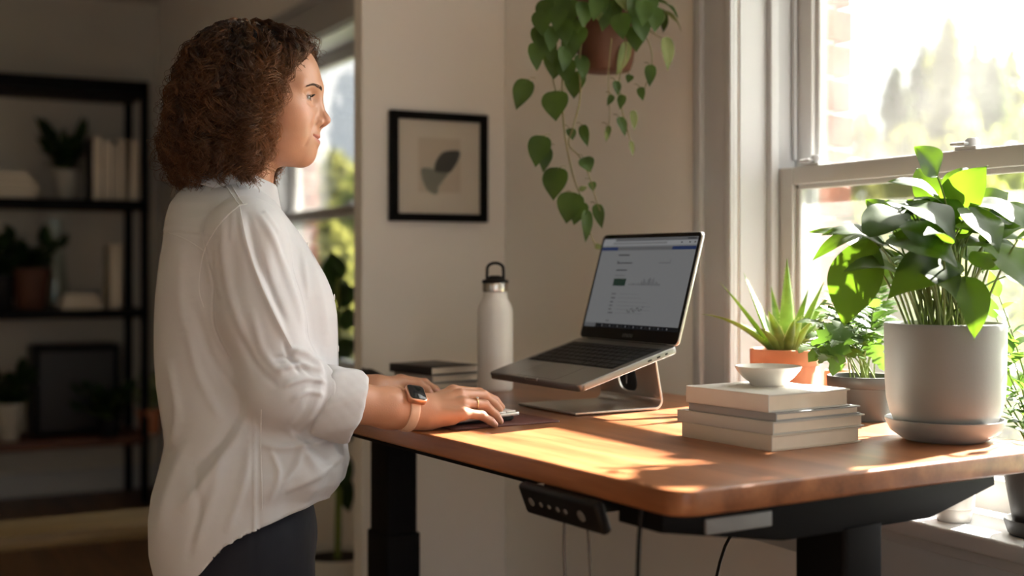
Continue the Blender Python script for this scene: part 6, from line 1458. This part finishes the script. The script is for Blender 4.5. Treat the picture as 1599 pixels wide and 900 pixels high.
# rolled cuffs
for el, cf, r0 in ((rElb, rCuffEnd, 0.047), (lElb, lElb*0.5+lW*0.5, 0.047)):
    fa = (cf-el)/np.linalg.norm(cf-el); u1 = np.cross(fa, A_([0, 1.0, 0])); u1 /= np.linalg.norm(u1); u2 = np.cross(fa, u1)
    rings = []
    for (t, dr) in ((-0.040, -0.006), (-0.043, 0.001), (-0.041, 0.0055), (-0.028, 0.0075), (-0.016, 0.0065), (-0.006, 0.0075), (0.006, 0.007), (0.016, 0.0065), (0.0215, 0.0045), (0.0225, 0.0), (0.020, -0.003), (0.004, -0.004)):
        row = []
        for j in range(64):
            a = 2*PI*j/64; wv = 0.0018*math.sin(3*a+1.0)+0.0013*math.sin(7*a+t*70)+0.0011*math.sin(13*a+t*160)+0.0008*math.sin(19*a-t*220)
            tt_ = t + 0.0030*math.sin(2*a+0.5)+0.0016*math.sin(5*a)
            row.append(cf + fa*tt_ + (u1*math.cos(a)*1.06 + u2*math.sin(a))*(r0+dr+wv))
        rings.append(row)
    c_ = band('cuff', rings, M['shirt'], shirt)
# collar: stand and fall
cN = from_head(A_([-0.038, 0, -0.030])[None])[0]; tl_ = R(16); cf_ = bf*math.cos(tl_) - A_([0, 0, math.sin(tl_)]); cn_up = np.cross(cf_, bl)
rings = [[] for _ in range(8)]
for j in range(57):
    a = R(16 + (360-32)*j/56); fr_ = math.cos(a); d_ = cf_*math.cos(a) + bl*math.sin(a)
    pt = max(0, math.cos(a))**5; back = 0.5-0.5*fr_
    for i, (r_, h_) in enumerate(((0.074, -0.034), (0.070, -0.014), (0.0645, 0.006+0.012*back), (0.0640, 0.013+0.014*back), (0.0665, 0.0145+0.014*back), (0.0710, 0.009+0.012*back), (0.0800+0.003*pt, -0.010+0.006*back-0.006*pt), (0.0895+0.011*pt, -0.025+0.004*back-0.017*pt))):
        rings[i].append(cN + d_*(r_+0.0012*math.sin(9*a))*(1.0-0.08*abs(math.sin(a))) + cn_up*h_)
band('collar', rings, M['shirt'], shirt, closed=False)
# placket, buttons and raised seams, laid on the cloth
from mathutils.bvhtree import BVHTree
bvh = BVHTree.FromPolygons(VS2[used].tolist(), remap[Qk].tolist())
rows = []
for k in range(15):
    z = 0.062-0.40*k/14; row = []
    for l0 in (-0.016, -0.008, 0.0, 0.008, 0.016):
        hit = bvh.ray_cast(Vector(BO + bl*l0 + bf*0.4 + A_([0, 0, z])), Vector(-bf)); row.append(A_(hit[0])+bf*0.0003 if hit[0] else (rows[-1][len(row)] + A_([0, 0, -0.03])))
    rows.append(row)
band('placket', rows, M['shirt'], shirt, closed=False, thick=0.002)
for k in (1, 4, 7, 10):
    p = A_(rows[k][2])+bf*0.0010; mb = MB(); w_ = to_local(p[None])[0]; fw = C2W @ bf
    mb.lathe([(0.0045, -0.001), (0.0052, 0), (0.0045, 0.001), (0.003, 0.0008), (0, 0.0008)], 18, tf=Matrix.Translation(w_) @ Vector(fw).to_track_quat('Z', 'Y').to_matrix().to_4x4()); mb.build('button', M['white_enamel'], shirt)
M['seam'] = fabric('seam_cotton', (0.66, 0.66, 0.67, 1))
for pts in ([(374, 321), (352, 340), (332, 366), (319, 392), (312, 425), (311, 455), (318, 480)], [(386, 318), (374, 321)], [(353, 290), (362, 304), (374, 321)], [(360, 286), (369, 302), (380, 319)], [(264, 364), (290, 374), (317, 391)], [(408, 640), (407, 700), (409, 760), (409, 796)], [(374, 321), (386, 380), (406, 440), (433, 500), (456, 544)]):
    c_ = cr(pts + pts[::-1], 10)[:(len(pts)-1)*10+1]; P_ = []
    for (px, py) in c_:
        hit = bvh.ray_cast(Vector((0, 0, 0)), Vector(cp(px, py, 1.0)).normalized())
        if hit[0]: P_.append(A_(hit[0]) - A_([0, 0.0002, 0]))
    if len(P_) > 3:
        mb = MB(); mb.tube([tuple(v) for v in to_local(A_(P_))], 0.0008, 6); mb.build('seam', M['seam'], shirt)
# ---- jeans
def jeans_sdf(p):
    q = p-BO; m = np.stack([q @ bf, q @ bl, q[..., 2]], -1)
    d = ellip(m, A_([-0.010, 0, -0.44]), A_([0.118, 0.166, 0.150])); d = smin(d, ellip(m, A_([-0.055, 0.07, -0.475]), A_([0.075, 0.08, 0.085])), 0.03); d = smin(d, ellip(m, A_([-0.055, -0.07, -0.475]), A_([0.075, 0.08, 0.085])), 0.03)
    for s in (-1, 1):
        h_, k_, a_ = legs[s]; d = smin(d, rcone(p, h_, k_, 0.090, 0.064), 0.035); d = smin(d, rcone(p, k_, a_+A_([0, 0, 0.0]), 0.064, 0.052), 0.02)
    d = np.maximum(d, m[..., 2]+0.335); return d
VJ, QJ = mesh_sdf(jeans_sdf, BO+A_([-0.25, -0.30, FLOOR+0.03]), BO+A_([0.28, 0.34, -0.31]), 0.0055); VJ = relax(VJ, QJ, 3, 0.5)
NJ = vnormals(VJ, QJ); qj = VJ-BO; fj, lj, zj = qj @ bf, qj @ bl, VJ[:, 2]
dj = 0.003*sn(VJ, 22, 0.3)*0.5 + 0.004*np.exp(-((zj+0.55)/0.06)**2)*fold(zj*120+fj*40, 1.3) + 0.004*np.exp(-((zj+0.83)/0.08)**2)*fold(zj*110+sn(VJ, 15, 2), 1.3)
dj += -0.0018*np.exp(-((fj-0.012)/0.003)**2)*(zj > -0.9)                                     # side seam
jeans = np_obj('jeans', to_local(VJ+NJ*dj[:, None]), QJ, M['denim'], woman); jeans['label'] = 'dark blue jeans'
# ---- shoes
M['shoe'] = plain('white_canvas_shoe', (0.55, 0.53, 0.50), 0.7, var=0.05, vscale=40); M['sole'] = plain('shoe_sole', (0.62, 0.60, 0.56), 0.6, var=0.05)
for s in (-1, 1):
    an = legs[s][2]; f0 = A_([an[0], an[1], FLOOR])
    def shoe(p, f0=f0):
        q = p-f0; m = np.stack([q @ bf, q @ bl, q[..., 2]], -1); d = rcone(m, (-0.035, 0, 0.045), (0.06, 0, 0.038), 0.040, 0.038); d = smin(d, rcone(m, (0.06, 0, 0.036), (0.145, 0, 0.028), 0.038, 0.032), 0.03); d = smin(d, rcone(m, (-0.02, 0, 0.05), (-0.005, 0, 0.11), 0.04, 0.045), 0.03)
        d = np.maximum(d, 0.012-m[..., 2]); return np.maximum(d, m[..., 2]-0.115)
    V_, Q_ = mesh_sdf(shoe, f0+A_([-0.12, -0.10, 0.0]), f0+A_([0.24, 0.13, 0.14]), 0.005); V_ = relax(V_, Q_, 2)
    so_ = np_obj('shoe', to_local(V_), Q_, M['shoe'], woman)
    mb = MB(); P_ = []
    for (x_, y_) in ((-0.078, 0), (-0.06, -0.036), (0.0, -0.038), (0.08, -0.044), (0.14, -0.036), (0.178, 0), (0.14, 0.036), (0.08, 0.044), (0.0, 0.038), (-0.06, 0.036)): P_.append((x_, y_))
    P_ = cr(P_, 4); w0 = to_local(f0[None])[0]; fw = C2W @ bf
    mb.prism([p for p in P_], 0.0, 0.022, bev=0.004, tf=Matrix.Translation(w0) @ Matrix.Rotation(math.atan2(fw[1], fw[0]), 4, 'Z')); mb.build('sole', M['sole'], so_)
# ---- watch and ring
wc = rElb*0.085 + rW*0.915; fa = (rW-rElb)/np.linalg.norm(rW-rElb); 
M['strap'] = plain('sand_silicone_strap', srgb(214, 176, 150), 0.55, var=0.03); M['rose'] = plain('rose_gold', (0.72, 0.42, 0.30), 0.28, 0.9, var=0.03); M['gold'] = plain('gold', (0.80, 0.55, 0.25), 0.25, 1.0, var=0.03)
u1 = np.cross(fa, A_([0, 1.0, 0])); u1 /= np.linalg.norm(u1); u1 = u1 if u1[2] > 0 else -u1; u2 = np.cross(fa, u1)
nrm = u1*0.86 + (u2 if u2[1] < 0 else -u2)*0.50; nrm /= np.linalg.norm(nrm); sd = np.cross(fa, nrm)
def arm_r(d_):
    lo_, hi_ = 0.0, 0.08
    for _ in range(30):
        mid = (lo_+hi_)/2
        if fR_((wc+d_*mid)[None])[0] < 0: lo_ = mid
        else: hi_ = mid
    return lo_
rows = []
for t in (-0.0085, -0.006, 0.0, 0.006, 0.0085):
    row = []
    for j in range(48):
        a = 2*PI*j/48; d_ = nrm*math.cos(a)+sd*math.sin(a); row.append(wc + fa*t + d_*(arm_r(d_)+(0.0022 if abs(t) < 0.008 else 0.0012)))
    rows.append(row)
wt = bpy.data.objects.new('smartwatch', None); COL.objects.link(wt); wt.parent = woman; wt['label'] = 'rose gold smartwatch with a sand strap'
st = band('strap', rows, M['strap'], wt, thick=0.0022)
top = wc + nrm*(arm_r(nrm)+0.0052)
MW = Matrix.Translation(to_local(top[None])[0]) @ Matrix([[*(C2W @ fa)], [*(C2W @ sd)], [*(C2W @ nrm)]]).transposed().to_4x4()
mb = MB(); mb.prism(rrect(0.033, 0.038, 0.008, 6), -0.0055, 0.0045, bev=0.002, seg=3, tf=MW); mb.lathe([(0.003, 0), (0.003, 0.0025), (0, 0.003)], 14, tf=MW @ Matrix.Translation((0.0165, 0.008, 0)) @ Matrix.Rotation(R(90), 4, 'Y')); mb.build('watch_case', M['rose'], wt)
mb = MB(); mb.prism(rrect(0.0285, 0.0335, 0.006, 6), 0.004, 0.0053, bev=0.0008, tf=MW); mb.build('watch_screen', plain('watch_glass', (0.012, 0.014, 0.016), 0.08, var=0.02), wt)
rc = rM[2]*0.45+rP[2]*0.55; ax = (rP[2]-rM[2])/np.linalg.norm(rP[2]-rM[2]); un = A_([0, -0.55, 0.83]); un -= ax*un.dot(ax); un /= np.linalg.norm(un); us = np.cross(ax, un)
mb = MB(); rg = bpy.data.objects.new('ring', None); COL.objects.link(rg); rg.parent = woman; rg['label'] = 'thin gold ring with a round stone'
mb.tube([tuple(to_local((rc+(un*math.cos(2*PI*j/28)+us*math.sin(2*PI*j/28))*0.0101)[None])[0]) for j in range(29)], 0.0008, 8); mb.build('ring_band', M['gold'], rg)
gm_, nt, b = new_mat('clear_stone'); b.inputs['Base Color'].default_value = (0.85, 0.85, 0.85, 1); b.inputs['Roughness'].default_value = 0.05; b.inputs['Metallic'].default_value = 0.6
mb = MB(); mb.lathe([(0, -0.002), (0.0026, 0.0006), (0.0019, 0.0018), (0, 0.002)], 10, tf=Matrix.Translation(to_local((rc+un*0.0118)[None])[0]) @ Vector(C2W @ un).to_track_quat('Z', 'Y').to_matrix().to_4x4()); mb.build('stone', gm_, rg, ang=10)
# ------------------------------------------------------------------ camera, light, sky
cam = bpy.data.cameras.new('camera'); co = bpy.data.objects.new('camera', cam); COL.objects.link(co)
co.location = (0, 0, EYE); co.rotation_euler = (R(90), 0, -YAW)
cam.sensor_width = 36; cam.lens = FPX/1599*36; cam.shift_y = -35/1599; cam.clip_start = 0.05; cam.clip_end = 300
cam.dof.use_dof = True; cam.dof.focus_distance = 2.07; cam.dof.aperture_fstop = 2.2
SC.camera = co
sun = bpy.data.lights.new('sun', 'SUN'); so = bpy.data.objects.new('sun', sun); COL.objects.link(so)
sun.energy = 33; sun.color = (1.0, 0.92, 0.84); sun.angle = R(1.2)
SAZ, SEL = R(12), R(33)
d = Vector((-math.cos(SAZ)*math.cos(SEL), -math.sin(SAZ)*math.cos(SEL), -math.sin(SEL)))
so.rotation_euler = d.to_track_quat('-Z', 'Y').to_euler(); so.location = (8, 3, 6)
w = bpy.data.worlds.new('sky'); SC.world = w; w.use_nodes = True; nt = w.node_tree
bg = nt.nodes['Background']; SKY = 8.8
tc = nt.nodes.new('ShaderNodeTexCoord'); dp = nt.nodes.new('ShaderNodeVectorMath'); dp.operation = 'DOT_PRODUCT'; dp.inputs[1].default_value = tuple(-d)
nt.links.new(tc.outputs['Generated'], dp.inputs[0])     # the hazy sky is brightest round the sun
rp = nt.nodes.new('ShaderNodeValToRGB'); rp.color_ramp.interpolation = 'LINEAR'
E_ = rp.color_ramp.elements; E_[0].position = 0.0; E_[0].color = (0.112, 0.120, 0.133, 1); E_[1].position = 1.0; E_[1].color = (0.50, 0.49, 0.475, 1)
for p_, c_ in ((0.50, (0.054, 0.058, 0.063, 1)), (0.62, (0.080, 0.083, 0.086, 1)), (0.72, (0.20, 0.205, 0.21, 1)), (0.86, (0.30, 0.302, 0.305, 1))):
    e_ = E_.new(p_); e_.color = c_
nt.links.new(dp.outputs['Value'], rp.inputs[0]); nt.links.new(rp.outputs[0], bg.inputs[0]); bg.inputs[1].default_value = SKY
for n, (y0, y1, z0, z1) in WINS.items():
    l = bpy.data.lights.new('window_portal', 'AREA'); l.shape = 'RECTANGLE'; l.size = z1-z0; l.size_y = y1-y0; l.cycles.is_portal = True
    o = bpy.data.objects.new('window_portal', l); COL.objects.link(o); o.location = (WX+0.19, (y0+y1)/2, (z0+z1)/2); o.rotation_euler = (0, R(90), 0)
l = bpy.data.lights.new('window_portal', 'AREA'); l.shape = 'RECTANGLE'; l.size = FW4[1]-FW4[0]; l.size_y = FW4[3]-FW4[2]; l.cycles.is_portal = True
o = bpy.data.objects.new('window_portal', l); COL.objects.link(o); o.location = ((FW4[0]+FW4[1])/2, YB-0.09, (FW4[2]+FW4[3])/2); o.rotation_euler = (R(90), 0, 0)
SC.view_settings.view_transform = 'Standard'; SC.view_settings.look = 'None'; SC.view_settings.gamma = 1; SC.view_settings.use_curve_mapping = False
SC.view_settings.exposure = 1.46
SC.cycles.use_denoising = True
SC.cycles.max_bounces = 10; SC.cycles.diffuse_bounces = 5; SC.cycles.transparent_max_bounces = 16; SC.cycles.sample_clamp_indirect = 6
